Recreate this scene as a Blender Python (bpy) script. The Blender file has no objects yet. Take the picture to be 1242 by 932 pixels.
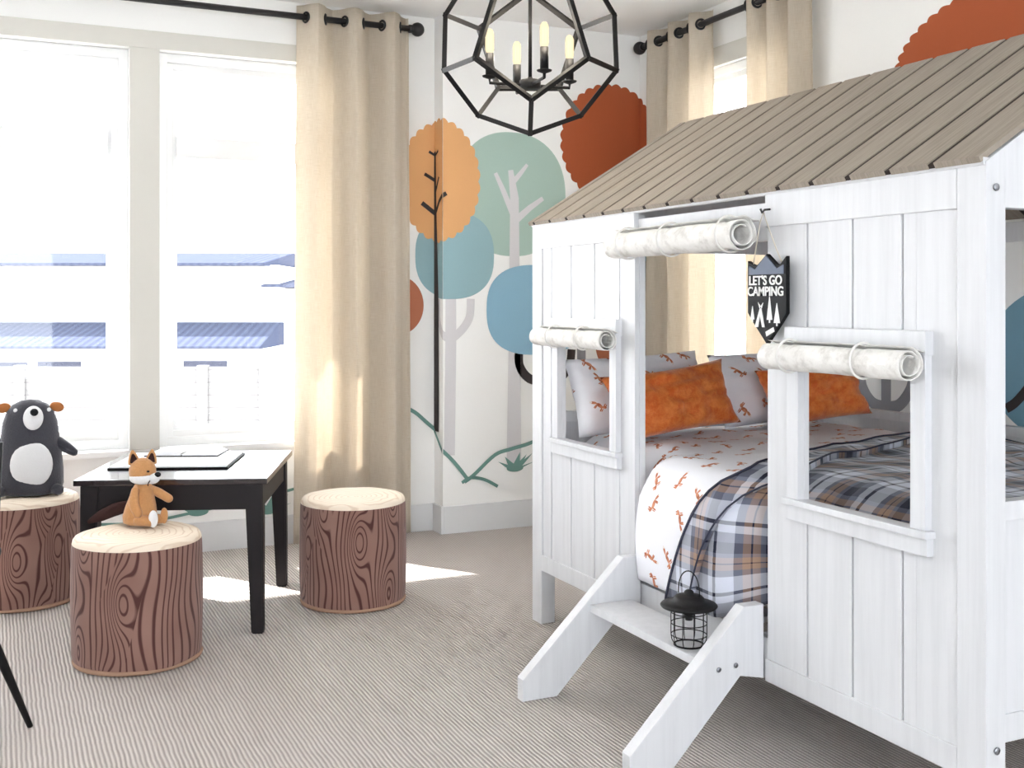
import bpy, bmesh, math, random
from mathutils import Vector, Matrix, Euler, noise
random.seed(7)
PI = math.pi
SC = bpy.context.scene
COL = SC.collection

# ------------------------------------------------------------------ camera, sky, sun, exposure
cam_d = bpy.data.cameras.new('camera'); cam = bpy.data.objects.new('camera', cam_d); COL.objects.link(cam)
cam_d.sensor_width = 36.0; cam_d.lens = 1340 / 1242 * 36.0
cam_d.shift_y = -(466 - 366) / 1242
cam_d.clip_start = 0.05; cam_d.clip_end = 400
cam.location = (0, 0, 1.22)
YAW = math.atan(628.5 / 1340)
cam.rotation_euler = (PI / 2, 0, -YAW)
SC.camera = cam

world = bpy.data.worlds.new('sky'); SC.world = world; world.use_nodes = True
bg = world.node_tree.nodes['Background']
bg.inputs[0].default_value = (0.93, 0.975, 1.03, 1)
bg.inputs[1].default_value = 2.0

sun_d = bpy.data.lights.new('sun', 'SUN'); sun = bpy.data.objects.new('sun', sun_d); COL.objects.link(sun)
sun_d.energy = 9.0; sun_d.angle = math.radians(0.6); sun_d.color = (1.0, 0.97, 0.93)
SUN_DIR = Vector((0.56, -0.83, -0.86)).normalized()
sun.rotation_euler = SUN_DIR.to_track_quat('-Z', 'Y').to_euler()
sun.location = (-6, 12, 12)

SC.view_settings.view_transform = 'Standard'; SC.view_settings.look = 'None'
SC.view_settings.gamma = 1.0; SC.view_settings.use_curve_mapping = False
SC.view_settings.exposure = 2.45

# ------------------------------------------------------------------ helpers
def lin(r, g, b):
    f = lambda c: (c / 255 / 12.92) if c / 255 <= 0.04045 else ((c / 255 + 0.055) / 1.055) ** 2.4
    return (f(r), f(g), f(b), 1)

class NT:
    """small wrapper for building node trees"""
    def __init__(s, name):
        s.m = bpy.data.materials.new(name); s.m.use_nodes = True
        s.t = s.m.node_tree; s.t.nodes.clear()
        s.out = s.n('ShaderNodeOutputMaterial')
    def n(s, typ, **kw):
        nd = s.t.nodes.new(typ)
        for k, v in kw.items(): setattr(nd, k, v)
        return nd
    def put(s, sock, v):
        if v is None: return
        if isinstance(v, bpy.types.NodeSocket): s.t.links.new(v, sock)
        else: sock.default_value = v
    def math(s, op, a, b=None, c=None, clamp=False):
        nd = s.n('ShaderNodeMath', operation=op); nd.use_clamp = clamp
        s.put(nd.inputs[0], a)
        if b is not None: s.put(nd.inputs[1], b)
        if c is not None: s.put(nd.inputs[2], c)
        return nd.outputs[0]
    def vmath(s, op, a, b=None):
        nd = s.n('ShaderNodeVectorMath', operation=op); s.put(nd.inputs[0], a)
        if b is not None: s.put(nd.inputs[1], b)
        return nd.outputs['Value'] if op in ('LENGTH', 'DISTANCE', 'DOT_PRODUCT') else nd.outputs[0]
    def mix(s, f, a, b):
        nd = s.n('ShaderNodeMix', data_type='RGBA'); s.put(nd.inputs[0], f); s.put(nd.inputs[6], a); s.put(nd.inputs[7], b)
        return nd.outputs[2]
    def ramp(s, f, stops, interp='LINEAR'):
        nd = s.n('ShaderNodeValToRGB'); nd.color_ramp.interpolation = interp
        el = nd.color_ramp.elements
        while len(el) < len(stops): el.new(0.5)
        for e, (p, c) in zip(el, stops):
            e.position = p; e.color = c if isinstance(c, tuple) else (c, c, c, 1)
        s.put(nd.inputs[0], f); return nd.outputs[0]
    def obj(s): return s.n('ShaderNodeTexCoord').outputs['Object']
    def uv(s): return s.n('ShaderNodeTexCoord').outputs['UV']
    def xyz(s, v):
        nd = s.n('ShaderNodeSeparateXYZ'); s.put(nd.inputs[0], v); return nd.outputs[0], nd.outputs[1], nd.outputs[2]
    def comb(s, x, y, z=0.0):
        nd = s.n('ShaderNodeCombineXYZ'); s.put(nd.inputs[0], x); s.put(nd.inputs[1], y); s.put(nd.inputs[2], z); return nd.outputs[0]
    def scale(s, v, sc):
        nd = s.n('ShaderNodeMapping'); s.put(nd.inputs[0], v); nd.inputs['Scale'].default_value = sc; return nd.outputs[0]
    def noise(s, v, sc, det=2.0, rough=0.5):
        nd = s.n('ShaderNodeTexNoise'); s.put(nd.inputs['Vector'], v); nd.inputs['Scale'].default_value = sc
        nd.inputs['Detail'].default_value = det; nd.inputs['Roughness'].default_value = rough
        return nd.outputs[0]
    def bump(s, h, strength, dist=0.01):
        nd = s.n('ShaderNodeBump'); s.put(nd.inputs['Height'], h); nd.inputs['Strength'].default_value = strength
        nd.inputs['Distance'].default_value = dist; return nd.outputs[0]
    def bsdf(s, col, rough=0.6, bump=None, spec=0.4, metal=0.0, sheen=0.0, coat=0.0):
        nd = s.n('ShaderNodeBsdfPrincipled')
        s.put(nd.inputs['Base Color'], col); s.put(nd.inputs['Roughness'], rough)
        nd.inputs['Specular IOR Level'].default_value = spec; nd.inputs['Metallic'].default_value = metal
        nd.inputs['Sheen Weight'].default_value = sheen; nd.inputs['Coat Weight'].default_value = coat
        if bump is not None: s.put(nd.inputs['Normal'], bump)
        return nd.outputs[0]
    def done(s, sh):
        s.t.links.new(sh, s.out.inputs[0]); return s.m

def plain(name, col, rough=0.6, nscale=60.0, nstr=0.08, spec=0.4, metal=0.0, var=0.04, sheen=0.0, coat=0.0):
    n = NT(name); nz = n.noise(n.obj(), nscale, 3)
    c2 = tuple(max(0, c * (1 - 2 * var)) for c in col[:3]) + (1,)
    c = n.mix(nz, c2, col)
    return n.done(n.bsdf(c, rough, n.bump(nz, nstr, 0.004), spec, metal, sheen, coat))

def box(bm, x0, x1, y0, y1, z0, z1, bev=0.0, mi=0, seg=2):
    r = bmesh.ops.create_cube(bm, size=1.0); vs = r['verts']
    for v in vs:
        v.co = Vector(((x0 + x1) / 2 + v.co.x * (x1 - x0), (y0 + y1) / 2 + v.co.y * (y1 - y0), (z0 + z1) / 2 + v.co.z * (z1 - z0)))
    fs = list({f for v in vs for f in v.link_faces})
    for f in fs: f.material_index = mi
    if bev > 0:
        es = list({e for v in vs for e in v.link_edges})
        rr = bmesh.ops.bevel(bm, geom=es, offset=bev, segments=seg, profile=0.7, affect='EDGES')
        for f in rr['faces']: f.material_index = mi

def prism(bm, pts, direction, bev=0.0, mi=0):
    """closed polygon of 3-D points pushed along direction; the rim gets a small bevel"""
    a = [bm.verts.new(p) for p in pts]; d = Vector(direction)
    b = [bm.verts.new(Vector(p) + d) for p in pts]
    n = len(a); fs = [bm.faces.new(a), bm.faces.new(list(reversed(b)))]
    for i in range(n):
        j = (i + 1) % n; fs.append(bm.faces.new((a[j], a[i], b[i], b[j])))
    for f in fs: f.material_index = mi
    bmesh.ops.recalc_face_normals(bm, faces=fs)
    if bev > 0:
        es = list({e for f in fs[:2] for e in f.edges})
        bmesh.ops.bevel(bm, geom=es, offset=bev, segments=2, profile=0.7, affect='EDGES')

def tube(bm, pts, rad, seg=12, caps=True, closed=False, mi=0):
    """tube through points; rad is a number or one radius per point"""
    pts = [Vector(p) for p in pts]; n = len(pts)
    if not hasattr(rad, '__len__'): rad = [rad] * n
    rings = []; up = None
    for i, p in enumerate(pts):
        if closed: t = pts[(i + 1) % n] - pts[i - 1]
        else: t = pts[min(i + 1, n - 1)] - pts[max(i - 1, 0)]
        t.normalize()
        if up is None:
            up = Vector((0, 0, 1)) if abs(t.z) < 0.9 else Vector((1, 0, 0))
        a = (up - t * up.dot(t)).normalized(); up = a; b = t.cross(a)
        rings.append([bm.verts.new(p + (a * math.cos(2 * PI * k / seg) + b * math.sin(2 * PI * k / seg)) * rad[i]) for k in range(seg)])
    m = n if closed else n - 1
    for i in range(m):
        A, B = rings[i], rings[(i + 1) % n]
        for k in range(seg):
            f = bm.faces.new((A[k], A[(k + 1) % seg], B[(k + 1) % seg], B[k])); f.smooth = True; f.material_index = mi
    if caps and not closed:
        f = bm.faces.new(list(reversed(rings[0]))); f.material_index = mi
        f = bm.faces.new(rings[-1]); f.material_index = mi

def rtube(bm, pts, rad, seg=14, mi=0):
    """tapered limb with rounded ends"""
    pts = [Vector(p) for p in pts]; P = []; R = []
    d0 = (pts[0] - pts[1]).normalized(); d1 = (pts[-1] - pts[-2]).normalized()
    for a in (80, 55, 25):
        a = math.radians(a); P.append(pts[0] + d0 * rad[0] * math.sin(a)); R.append(rad[0] * math.cos(a))
    for i in range(len(pts) - 1):
        for k in range(4):
            t = k / 4
            p0 = pts[max(i - 1, 0)]; p1 = pts[i]; p2 = pts[i + 1]; p3 = pts[min(i + 2, len(pts) - 1)]
            q = 0.5 * ((2 * p1) + (p2 - p0) * t + (2 * p0 - 5 * p1 + 4 * p2 - p3) * t * t + (3 * p1 - p0 - 3 * p2 + p3) * t ** 3)
            P.append(q); R.append(rad[i] * (1 - t) + rad[i + 1] * t)
    P.append(pts[-1]); R.append(rad[-1])
    for a in (25, 55, 80):
        a = math.radians(a); P.append(pts[-1] + d1 * rad[-1] * math.sin(a)); R.append(rad[-1] * math.cos(a))
    tube(bm, P, R, seg, mi=mi)

def lathe(bm, prof, seg=32, c=(0, 0, 0), mi=0, rot=None):
    c = Vector(c); rings = []
    for r, z in prof:
        ring = []
        for k in range(seg):
            p = Vector((r * math.cos(2 * PI * k / seg), r * math.sin(2 * PI * k / seg), z))
            if rot is not None: p = rot @ p
            ring.append(bm.verts.new(c + p))
        rings.append(ring)
    for A, B in zip(rings, rings[1:]):
        for k in range(seg):
            f = bm.faces.new((A[k], A[(k + 1) % seg], B[(k + 1) % seg], B[k])); f.smooth = True; f.material_index = mi
    if prof[0][0] > 1e-5: bm.faces.new(list(reversed(rings[0]))).material_index = mi
    if prof[-1][0] > 1e-5: bm.faces.new(rings[-1]).material_index = mi
    bmesh.ops.remove_doubles(bm, verts=[v for r in rings for v in r], dist=1e-6)

def ell(bm, c, r, rot=None, u=24, v=14, mi=0):
    res = bmesh.ops.create_uvsphere(bm, u_segments=u, v_segments=v, radius=1.0)
    for w in res['verts']:
        p = Vector((w.co.x * r[0], w.co.y * r[1], w.co.z * r[2]))
        if rot is not None: p = rot @ p
        w.co = p + Vector(c)
    for f in {f for w in res['verts'] for f in w.link_faces}: f.smooth = True; f.material_index = mi

def torus(bm, c, R, r, rot=None, seg=24, s2=8, rx=1.0, mi=0):
    pts = []
    for k in range(seg):
        p = Vector((R * rx * math.cos(2 * PI * k / seg), R * math.sin(2 * PI * k / seg), 0))
        if rot is not None: p = rot @ p
        pts.append(Vector(c) + p)
    tube(bm, pts, r, s2, closed=True, mi=mi)

def ob(name, bm, mat, parent=None, kind=None, world=False, recalc=True, smooth=None):
    """link a bmesh as one object; world=True: the shape is in world space, its parent is not"""
    if recalc: bmesh.ops.recalc_face_normals(bm, faces=bm.faces[:])
    if parent is not None and world:
        bmesh.ops.translate(bm, verts=bm.verts[:], vec=-Vector(parent.location if parent.parent is None else parent.parent.location))
    me = bpy.data.meshes.new(name); bm.to_mesh(me); bm.free()
    for m in (mat if isinstance(mat, (list, tuple)) else [mat]): me.materials.append(m)
    if smooth: 
        for p in me.polygons: p.use_smooth = True
    o = bpy.data.objects.new(name, me); COL.objects.link(o)
    if parent is not None: o.parent = parent
    if kind: o['kind'] = kind
    return o

def tag(o, label, cat, group=None):
    o['label'] = label; o['category'] = cat
    if group: o['group'] = group
    return o

def thing(name, label, cat, loc=(0, 0, 0), rotz=0.0, group=None):
    o = bpy.data.objects.new(name, None); COL.objects.link(o); o.empty_display_size = 0.05
    o.location = loc; o.rotation_euler = (0, 0, rotz)
    return tag(o, label, cat, group)

def lone(name, bm, mat, label, cat, loc=(0, 0, 0), group=None, smooth=None):
    """a thing that is one mesh, given in world space"""
    bmesh.ops.translate(bm, verts=bm.verts[:], vec=-Vector(loc))
    o = ob(name, bm, mat, smooth=smooth); o.location = loc
    return tag(o, label, cat, group)

def dup(root, loc, rotz, label, group):
    r = root.copy(); COL.objects.link(r); r.location = loc; r.rotation_euler = (0, 0, rotz)
    r['label'] = label; r['group'] = group
    for ch in list(root.children):
        c = ch.copy(); COL.objects.link(c); c.parent = r
        for g in list(ch.children):
            d = g.copy(); COL.objects.link(d); d.parent = c
    return r

B = bmesh.new

# ------------------------------------------------------------------ materials
def carpet_mat():
    n = NT('ribbed_carpet'); p = n.obj(); x, y, z = n.xyz(p)
    wob = n.math('MULTIPLY', n.noise(p, 9, 2), 0.008)
    rib = n.math('SINE', n.math('MULTIPLY', n.math('ADD', x, wob), 2 * PI / 0.0125))
    rib = n.math('MULTIPLY_ADD', rib, 0.5, 0.5)
    row = n.math('FLOOR', n.math('DIVIDE', x, 0.0125))
    kn = n.math('SINE', n.math('MULTIPLY', n.math('ADD', y, n.math('MULTIPLY', row, 0.0047)), 2 * PI / 0.0095))
    kn = n.math('MULTIPLY_ADD', kn, 0.5, 0.5)
    h = n.math('MULTIPLY', rib, n.math('MULTIPLY_ADD', kn, 0.45, 0.55))
    fine = n.noise(p, 420, 2); big = n.noise(p, 3, 3)
    c = n.ramp(h, [(0.0, lin(156, 146, 140)), (0.45, lin(211, 202, 197)), (1.0, lin(235, 228, 223))])
    c = n.mix(n.math('MULTIPLY', fine, 0.35), c, lin(190, 183, 177))
    c = n.mix(n.math('MULTIPLY', big, 0.2), c, lin(206, 199, 193))
    return n.done(n.bsdf(c, 0.95, n.bump(n.math('ADD', h, n.math('MULTIPLY', fine, 0.3)), 0.8, 0.006), 0.1, sheen=0.1))

def linen_mat():
    n = NT('natural_linen'); p = n.uv()
    a = n.noise(n.scale(p, (700, 18, 1)), 1.0, 2); b = n.noise(n.scale(p, (18, 700, 1)), 1.0, 2)
    w = n.math('MULTIPLY_ADD', a, 0.5, n.math('MULTIPLY', b, 0.5))
    big = n.noise(n.scale(p, (60, 3, 1)), 1.0, 3)
    c = n.ramp(w, [(0.35, lin(212, 201, 184)), (0.6, lin(231, 223, 210))])
    c = n.mix(n.math('MULTIPLY', big, 0.3), c, lin(212, 200, 182))
    pr = n.bsdf(c, 0.9, n.bump(w, 0.35, 0.003), 0.15)
    tr = n.n('ShaderNodeBsdfTranslucent'); n.put(tr.inputs[0], c)
    mx = n.n('ShaderNodeMixShader'); mx.inputs[0].default_value = 0.45
    n.t.links.new(pr, mx.inputs[1]); n.t.links.new(tr.outputs[0], mx.inputs[2])
    return n.done(mx.outputs[0])

def white_wood(name='white_painted_wood', base=(220, 221, 224)):
    n = NT(name); p = n.obj()
    g = n.noise(n.scale(p, (40, 40, 2.5)), 1.0, 4, 0.6)
    c = n.ramp(g, [(0.3, lin(*[v - 8 for v in base])), (0.6, lin(*base))])
    return n.done(n.bsdf(c, 0.5, n.bump(g, 0.06, 0.004), 0.35))

def roof_wood():
    n = NT('taupe_roof_board'); p = n.obj()
    g = n.noise(n.scale(p, (5, 120, 5)), 1.0, 5, 0.65)
    s = n.noise(p, 260, 2)
    c = n.ramp(g, [(0.3, lin(134, 124, 112)), (0.62, lin(160, 150, 138))])
    c = n.mix(n.math('MULTIPLY', s, 0.25), c, lin(160, 150, 138))
    return n.done(n.bsdf(c, 0.65, n.bump(g, 0.25, 0.003), 0.3))

def bark_mat():
    """printed wood grain on a fabric pouf: u runs round, v runs up (metres)"""
    n = NT('wood_print_fabric'); u, v, _ = n.xyz(n.uv())
    q = n.comb(n.math('MULTIPLY', u, 8.0), n.math('MULTIPLY', v, 2.6), 3.1)
    f = n.noise(q, 1.0, 0.5)
    f = n.math('ADD', n.math('MULTIPLY', f, 5.0), n.math('MULTIPLY', u, 40.0))
    vo = n.n('ShaderNodeTexVoronoi', voronoi_dimensions='2D'); n.put(vo.inputs['Vector'], n.comb(n.math('MULTIPLY', u, 7.2), n.math('MULTIPLY', v, 2.5)))
    vo.inputs['Scale'].default_value = 1.0; vo.inputs['Randomness'].default_value = 0.8
    kn = n.math('EXPONENT', n.math('MULTIPLY', n.math('POWER', vo.outputs['Distance'], 2.0), -16.0))
    kn = n.math('MULTIPLY', kn, n.math('GREATER_THAN', n.xyz(vo.outputs['Color'])[0], 0.42))
    f = n.math('ADD', f, n.math('MULTIPLY', kn, 4.2))
    fr = n.math('FRACT', f)
    d = n.math('ABSOLUTE', n.math('SUBTRACT', fr, 0.5))
    line = n.ramp(d, [(0.08, 1.0), (0.19, 0.0)])
    weave = n.noise(n.comb(n.math('MULTIPLY', u, 500), n.math('MULTIPLY', v, 500)), 1.0, 2)
    tone = n.noise(n.comb(n.math('MULTIPLY', u, 6), n.math('MULTIPLY', v, 4)), 1.0, 2)
    base = n.ramp(tone, [(0.3, lin(136, 102, 92)), (0.7, lin(154, 120, 109))])
    base = n.mix(n.math('MULTIPLY', weave, 0.3), base, lin(128, 96, 86))
    c = n.mix(line, base, lin(84, 54, 50))
    return n.done(n.bsdf(c, 0.9, n.bump(weave, 0.25, 0.003), 0.15, sheen=0.15))

def stump_top_mat():
    n = NT('pale_ring_print_fabric'); u, v, w = n.xyz(n.obj())
    r = n.math('SQRT', n.math('ADD', n.math('POWER', n.math('ADD', u, 0.03), 2.0), n.math('POWER', n.math('SUBTRACT', v, 0.02), 2.0)))
    wob = n.noise(n.obj(), 5.0, 2)
    f = n.math('FRACT', n.math('ADD', n.math('MULTIPLY', r, 42), n.math('MULTIPLY', wob, 5)))
    d = n.math('ABSOLUTE', n.math('SUBTRACT', f, 0.5))
    line = n.ramp(d, [(0.05, 1.0), (0.16, 0.0)])
    weave = n.noise(n.obj(), 420, 2)
    c = n.mix(n.math('MULTIPLY', line, 0.35), lin(240, 226, 208), lin(186, 150, 118))
    return n.done(n.bsdf(c, 0.9, n.bump(weave, 0.2, 0.003), 0.15))

def fox_print():
    """white cotton with small scattered running foxes, uv in metres"""
    n = NT('fox_print_cotton'); uv = n.uv()
    vo = n.n('ShaderNodeTexVoronoi', voronoi_dimensions='2D'); n.put(vo.inputs['Vector'], uv)
    vo.inputs['Scale'].default_value = 9.0; vo.inputs['Randomness'].default_value = 0.55
    loc = n.vmath('SUBTRACT', uv, vo.outputs['Position'])
    r1, r2, r3 = n.xyz(vo.outputs['Color'])
    rot = n.n('ShaderNodeVectorRotate', rotation_type='Z_AXIS'); n.put(rot.inputs['Vector'], loc)
    n.put(rot.inputs['Angle'], n.math('MULTIPLY_ADD', r1, 1.6, -0.3))
    x, y, _ = n.xyz(rot.outputs[0])
    x = n.math('MULTIPLY', x, n.math('MULTIPLY_ADD', n.math('GREATER_THAN', r2, 0.5), 2.0, -1.0))
    def el(cx, cy, rx, ry, sk=0.0):
        X = n.math('SUBTRACT', x, cx); Y = n.math('SUBTRACT', n.math('SUBTRACT', y, cy), n.math('MULTIPLY', X, sk))
        return n.math('SQRT', n.math('ADD', n.math('POWER', n.math('DIVIDE', X, rx), 2.0), n.math('POWER', n.math('DIVIDE', Y, ry), 2.0)))
    parts = [el(0, 0, .017, .0065), el(.021, .006, .0085, .006, .2), el(-.028, -.003, .014, .005, .3), el(.017, .013, .003, .006, .4),
             el(.024, .013, .0025, .006), el(.012, -.010, .003, .009, .0), el(.018, -.009, .002, .008, 1.2), el(-.011, -.009, .003, .009, .0), el(-.015, -.010, .0025, .008, .9)]
    m = parts[0]
    for q in parts[1:]: m = n.math('MINIMUM', m, q)
    mask = n.ramp(m, [(0.9, 1.0), (1.0, 0.0)])
    tail = n.ramp(el(-.037, -.006, .005, .004), [(0.9, 1.0), (1.0, 0.0)])
    tone = n.noise(uv, 60, 2)
    fc = n.ramp(tone, [(0.35, lin(180, 106, 80)), (0.65, lin(218, 152, 118))])
    w = n.noise(n.scale(uv, (600, 600, 1)), 1.0, 2)
    c = n.mix(mask, lin(244, 244, 249), fc); c = n.mix(tail, c, lin(240, 232, 226))
    cr = n.noise(uv, 14, 3)
    return n.done(n.bsdf(c, 0.85, n.bump(n.math('ADD', cr, n.math('MULTIPLY', w, 0.06)), 0.25, 0.012), 0.2))

def plaid():
    n = NT('plaid_flannel'); u, v, _ = n.xyz(n.uv())
    def band(t, per, stops):
        f = n.math('FRACT', n.math('DIVIDE', t, per)); return n.ramp(f, stops, 'CONSTANT')
    W, G, N, T = lin(222, 226, 238), lin(112, 116, 132), lin(30, 33, 52), lin(168, 138, 118)
    s = [(0.0, W), (0.15, N), (0.20, W), (0.30, G), (0.44, N), (0.60, G), (0.66, T), (0.74, N), (0.76, T), (0.84, G), (0.93, W)]
    a = band(u, 0.20, s); b = band(n.math('ADD', v, 0.07), 0.20, s)
    c = n.mix(0.5, a, b)
    w = n.noise(n.comb(n.math('MULTIPLY', u, 500), n.math('MULTIPLY', v, 500)), 1.0, 2)
    tw = n.math('FRACT', n.math('MULTIPLY', n.math('ADD', u, v), 330))
    c = n.mix(n.math('MULTIPLY', tw, 0.12), c, lin(60, 60, 78))
    cr = n.noise(n.comb(u, v), 11, 3)
    return n.done(n.bsdf(c, 0.9, n.bump(n.math('ADD', cr, n.math('MULTIPLY', w, 0.1)), 0.35, 0.012), 0.15, sheen=0.2))

def canvas_mat():
    n = NT('crumpled_canvas'); p = n.obj()
    a = n.noise(n.scale(p, (1, 1.0, 1)), 22, 5, 0.65); w = n.noise(p, 500, 1)
    c = n.ramp(a, [(0.35, lin(212, 209, 204)), (0.5, lin(234, 232, 228)), (0.75, lin(240, 239, 236))])
    return n.done(n.bsdf(c, 0.9, n.bump(n.math('ADD', a, n.math('MULTIPLY', w, 0.1)), 0.5, 0.012), 0.15))

def velvet_mat():
    n = NT('orange_velvet'); p = n.obj(); a = n.noise(p, 24, 4, 0.7)
    c = n.ramp(a, [(0.38, lin(216, 98, 34)), (0.66, lin(238, 142, 70))])
    return n.done(n.bsdf(c, 0.55, n.bump(a, 0.45, 0.012), 0.3, sheen=0.3))

def glass_mat():
    n = NT('window_glass'); t = n.n('ShaderNodeBsdfTransparent'); g = n.n('ShaderNodeBsdfGlossy'); g.inputs['Roughness'].default_value = 0.02
    fr = n.n('ShaderNodeFresnel'); fr.inputs[0].default_value = 1.45
    mx = n.n('ShaderNodeMixShader'); n.t.links.new(n.math('MULTIPLY', fr.outputs[0], 0.6), mx.inputs[0])
    n.t.links.new(t.outputs[0], mx.inputs[1]); n.t.links.new(g.outputs[0], mx.inputs[2])
    return n.done(mx.outputs[0])

def bulb_mat():
    n = NT('warm_glowing_bulb'); e = n.n('ShaderNodeEmission'); e.inputs[0].default_value = (1.0, 0.82, 0.52, 1); e.inputs[1].default_value = 0.24
    lw = n.n('ShaderNodeLayerWeight'); lw.inputs[0].default_value = 0.4
    t = n.n('ShaderNodeBsdfTransparent'); mx = n.n('ShaderNodeMixShader'); n.put(mx.inputs[0], n.math('MULTIPLY_ADD', lw.outputs['Facing'], 0.5, 0.12))
    n.t.links.new(e.outputs[0], mx.inputs[1]); n.t.links.new(t.outputs[0], mx.inputs[2])
    return n.done(mx.outputs[0])

def filament_mat():
    n = NT('bulb_filament'); e = n.n('ShaderNodeEmission'); e.inputs[0].default_value = (1.0, 0.75, 0.4, 1); e.inputs[1].default_value = 0.8
    return n.done(e.outputs[0])

def rib_roof():
    n = NT('ribbed_metal_roof'); x, y, z = n.xyz(n.obj())
    f = n.math('SINE', n.math('MULTIPLY', x, 2 * PI / 0.22))
    c = n.mix(n.math('MULTIPLY_ADD', f, 0.5, 0.5), lin(47, 51, 64), lin(58, 62, 75))
    return n.done(n.bsdf(c, 0.9, None, 0.0))

def fence_mat():
    n = NT('pale_fence_board'); x, y, z = n.xyz(n.obj())
    f = n.math('FRACT', n.math('DIVIDE', z, 0.15))
    g = n.noise(n.scale(n.obj(), (2, 2, 30)), 1.0, 3)
    c = n.ramp(f, [(0.0, lin(68, 66, 66)), (0.10, lin(94, 93, 93)), (1.0, lin(97, 96, 96))])
    c = n.mix(n.math('MULTIPLY', g, 0.3), c, lin(97, 95, 93))
    return n.done(n.bsdf(c, 0.9, None, 0.0))

M = dict(
    carpet=carpet_mat(), linen=linen_mat(), wood=white_wood(), roof=roof_wood(), bark=bark_mat(), top=stump_top_mat(), fox=fox_print(), plaid=plaid(),
    canvas=canvas_mat(), velvet=velvet_mat(), glass=glass_mat(), bulb=bulb_mat(), filament=filament_mat(), ribroof=rib_roof(), fence=fence_mat(),
    wall=plain('matte_white_wall', lin(244, 244, 242), 0.85, 90, 0.03, 0.2, var=0.01),
    ceiling=plain('matte_white_ceiling', lin(246, 246, 245), 0.9, 90, 0.03, 0.1, var=0.01),
    trim=plain('greige_trim', lin(206, 204, 197), 0.5, 40, 0.02, var=0.01),
    base=plain('pale_grey_baseboard', lin(222, 223, 224), 0.5, 40, 0.02, var=0.01),
    vinyl=plain('white_window_vinyl', lin(240, 241, 241), 0.4, 40, 0.02, var=0.01),
    black=plain('black_metal', lin(22, 21, 22), 0.55, 200, 0.05, 0.3),
    rodm=plain('dark_grey_metal', lin(36, 35, 37), 0.5, 200, 0.03, 0.35),
    table=plain('espresso_stained_wood', lin(43, 33, 36), 0.16, 30, 0.01, 0.7, coat=0.6),
    tableleg=plain('espresso_table_frame', lin(26, 20, 22), 0.45, 30, 0.02, 0.25),
    chair=plain('black_stained_wood', lin(16, 14, 15), 0.5, 30, 0.03, 0.25),
    bolt=plain('steel_bolt', lin(150, 152, 158), 0.35, 100, 0.02, metal=0.8),
    sign=plain('black_sign_board', lin(14, 14, 16), 0.6, 60, 0.03, 0.2),
    signgrey=plain('slate_sign_board', lin(104, 114, 134), 0.6, 60, 0.03),
    signwhite=plain('white_sign_paint', lin(240, 240, 238), 0.6, 60, 0.02),
    cord=plain('natural_cord', lin(206, 198, 184), 0.9, 300, 0.2),
    tie=plain('white_cotton_tape', lin(234, 232, 228), 0.9, 300, 0.15),
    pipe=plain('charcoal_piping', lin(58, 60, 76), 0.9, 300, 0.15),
    plush=plain('charcoal_plush', lin(74, 74, 82), 0.95, 170, 0.6, 0.1, var=0.18, sheen=0.3),
    plushw=plain('white_plush', lin(232, 232, 234), 0.95, 170, 0.4, 0.1, sheen=0.2),
    plushb=plain('black_plush', lin(34, 34, 38), 0.8, 170, 0.3, 0.2),
    plusht=plain('caramel_felt', lin(176, 112, 66), 0.95, 170, 0.3, 0.1),
    foxo=plain('orange_brown_plush', lin(206, 152, 102), 0.95, 130, 0.7, 0.1, var=0.12, sheen=0.3),
    foxd=plain('dark_brown_plush', lin(62, 42, 40), 0.95, 130, 0.6, 0.1, var=0.12),
    piping=plain('tan_piping', lin(168, 134, 112), 0.9, 200, 0.2),
    paper=plain('white_paper', lin(242, 243, 246), 0.6, 30, 0.02, var=0.01),
    mattress=plain('white_mattress', lin(232, 232, 232), 0.9, 200, 0.1),
    stucco=plain('white_stucco', lin(232, 231, 230), 0.9, 20, 0.1),
    pane=plain('grey_house_glass', lin(58, 60, 70), 0.9, 4, 0.02, 0.0, var=0.12),
    ground=plain('pale_gravel', lin(232, 231, 229), 0.95, 30, 0.2),
)
def paint(name, r, g, b): return plain(name, lin(r, g, b), 0.75, 90, 0.03, 0.25, var=0.02)
P_ = dict(orange=paint('mural_orange', 226, 172, 118), rust=paint('mural_rust', 180, 112, 84), sage=paint('mural_sage', 170, 194, 184), teal=paint('mural_dusty_teal', 148, 180, 187),
          blue=paint('mural_blue', 142, 182, 204), red=paint('mural_burnt_red', 172, 88, 54), grey=paint('mural_grey', 214, 212, 214), dark=paint('mural_charcoal', 62, 56, 56),
          green=paint('mural_green', 112, 150, 142), deep=paint('mural_deep_teal', 84, 130, 140), wblue=paint('mural_steel_blue', 118, 158, 178), mid=paint('mural_mid_grey', 150, 150, 156))

# ------------------------------------------------------------------ the room
YW, YM, XM, XR, H = 5.523, 5.403, 2.133, 3.34, 2.733       # window wall, mural wall, their step, right wall, ceiling
XL, YB = -2.55, -4.5                                       # left wall; rear end of the room
bm = B(); box(bm, -2.55, XR + .15, YB, YW + .15, -0.12, 0); ob('floor', bm, M['carpet'], kind='structure')
bm = B(); box(bm, -2.55, XR + .15, YB, YW + .15, H, H + .15); ob('ceiling', bm, M['ceiling'], kind='structure')

bm = B(); box(bm, .7, XR + .15, YB - .15, YB, 0, H); box(bm, XL, .7, YB - .15, YB, 2.5, H); ob('wall_front', bm, M['wall'], kind='structure')  # unseen rear wall; its wide opening is added to let in sky light

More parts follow.
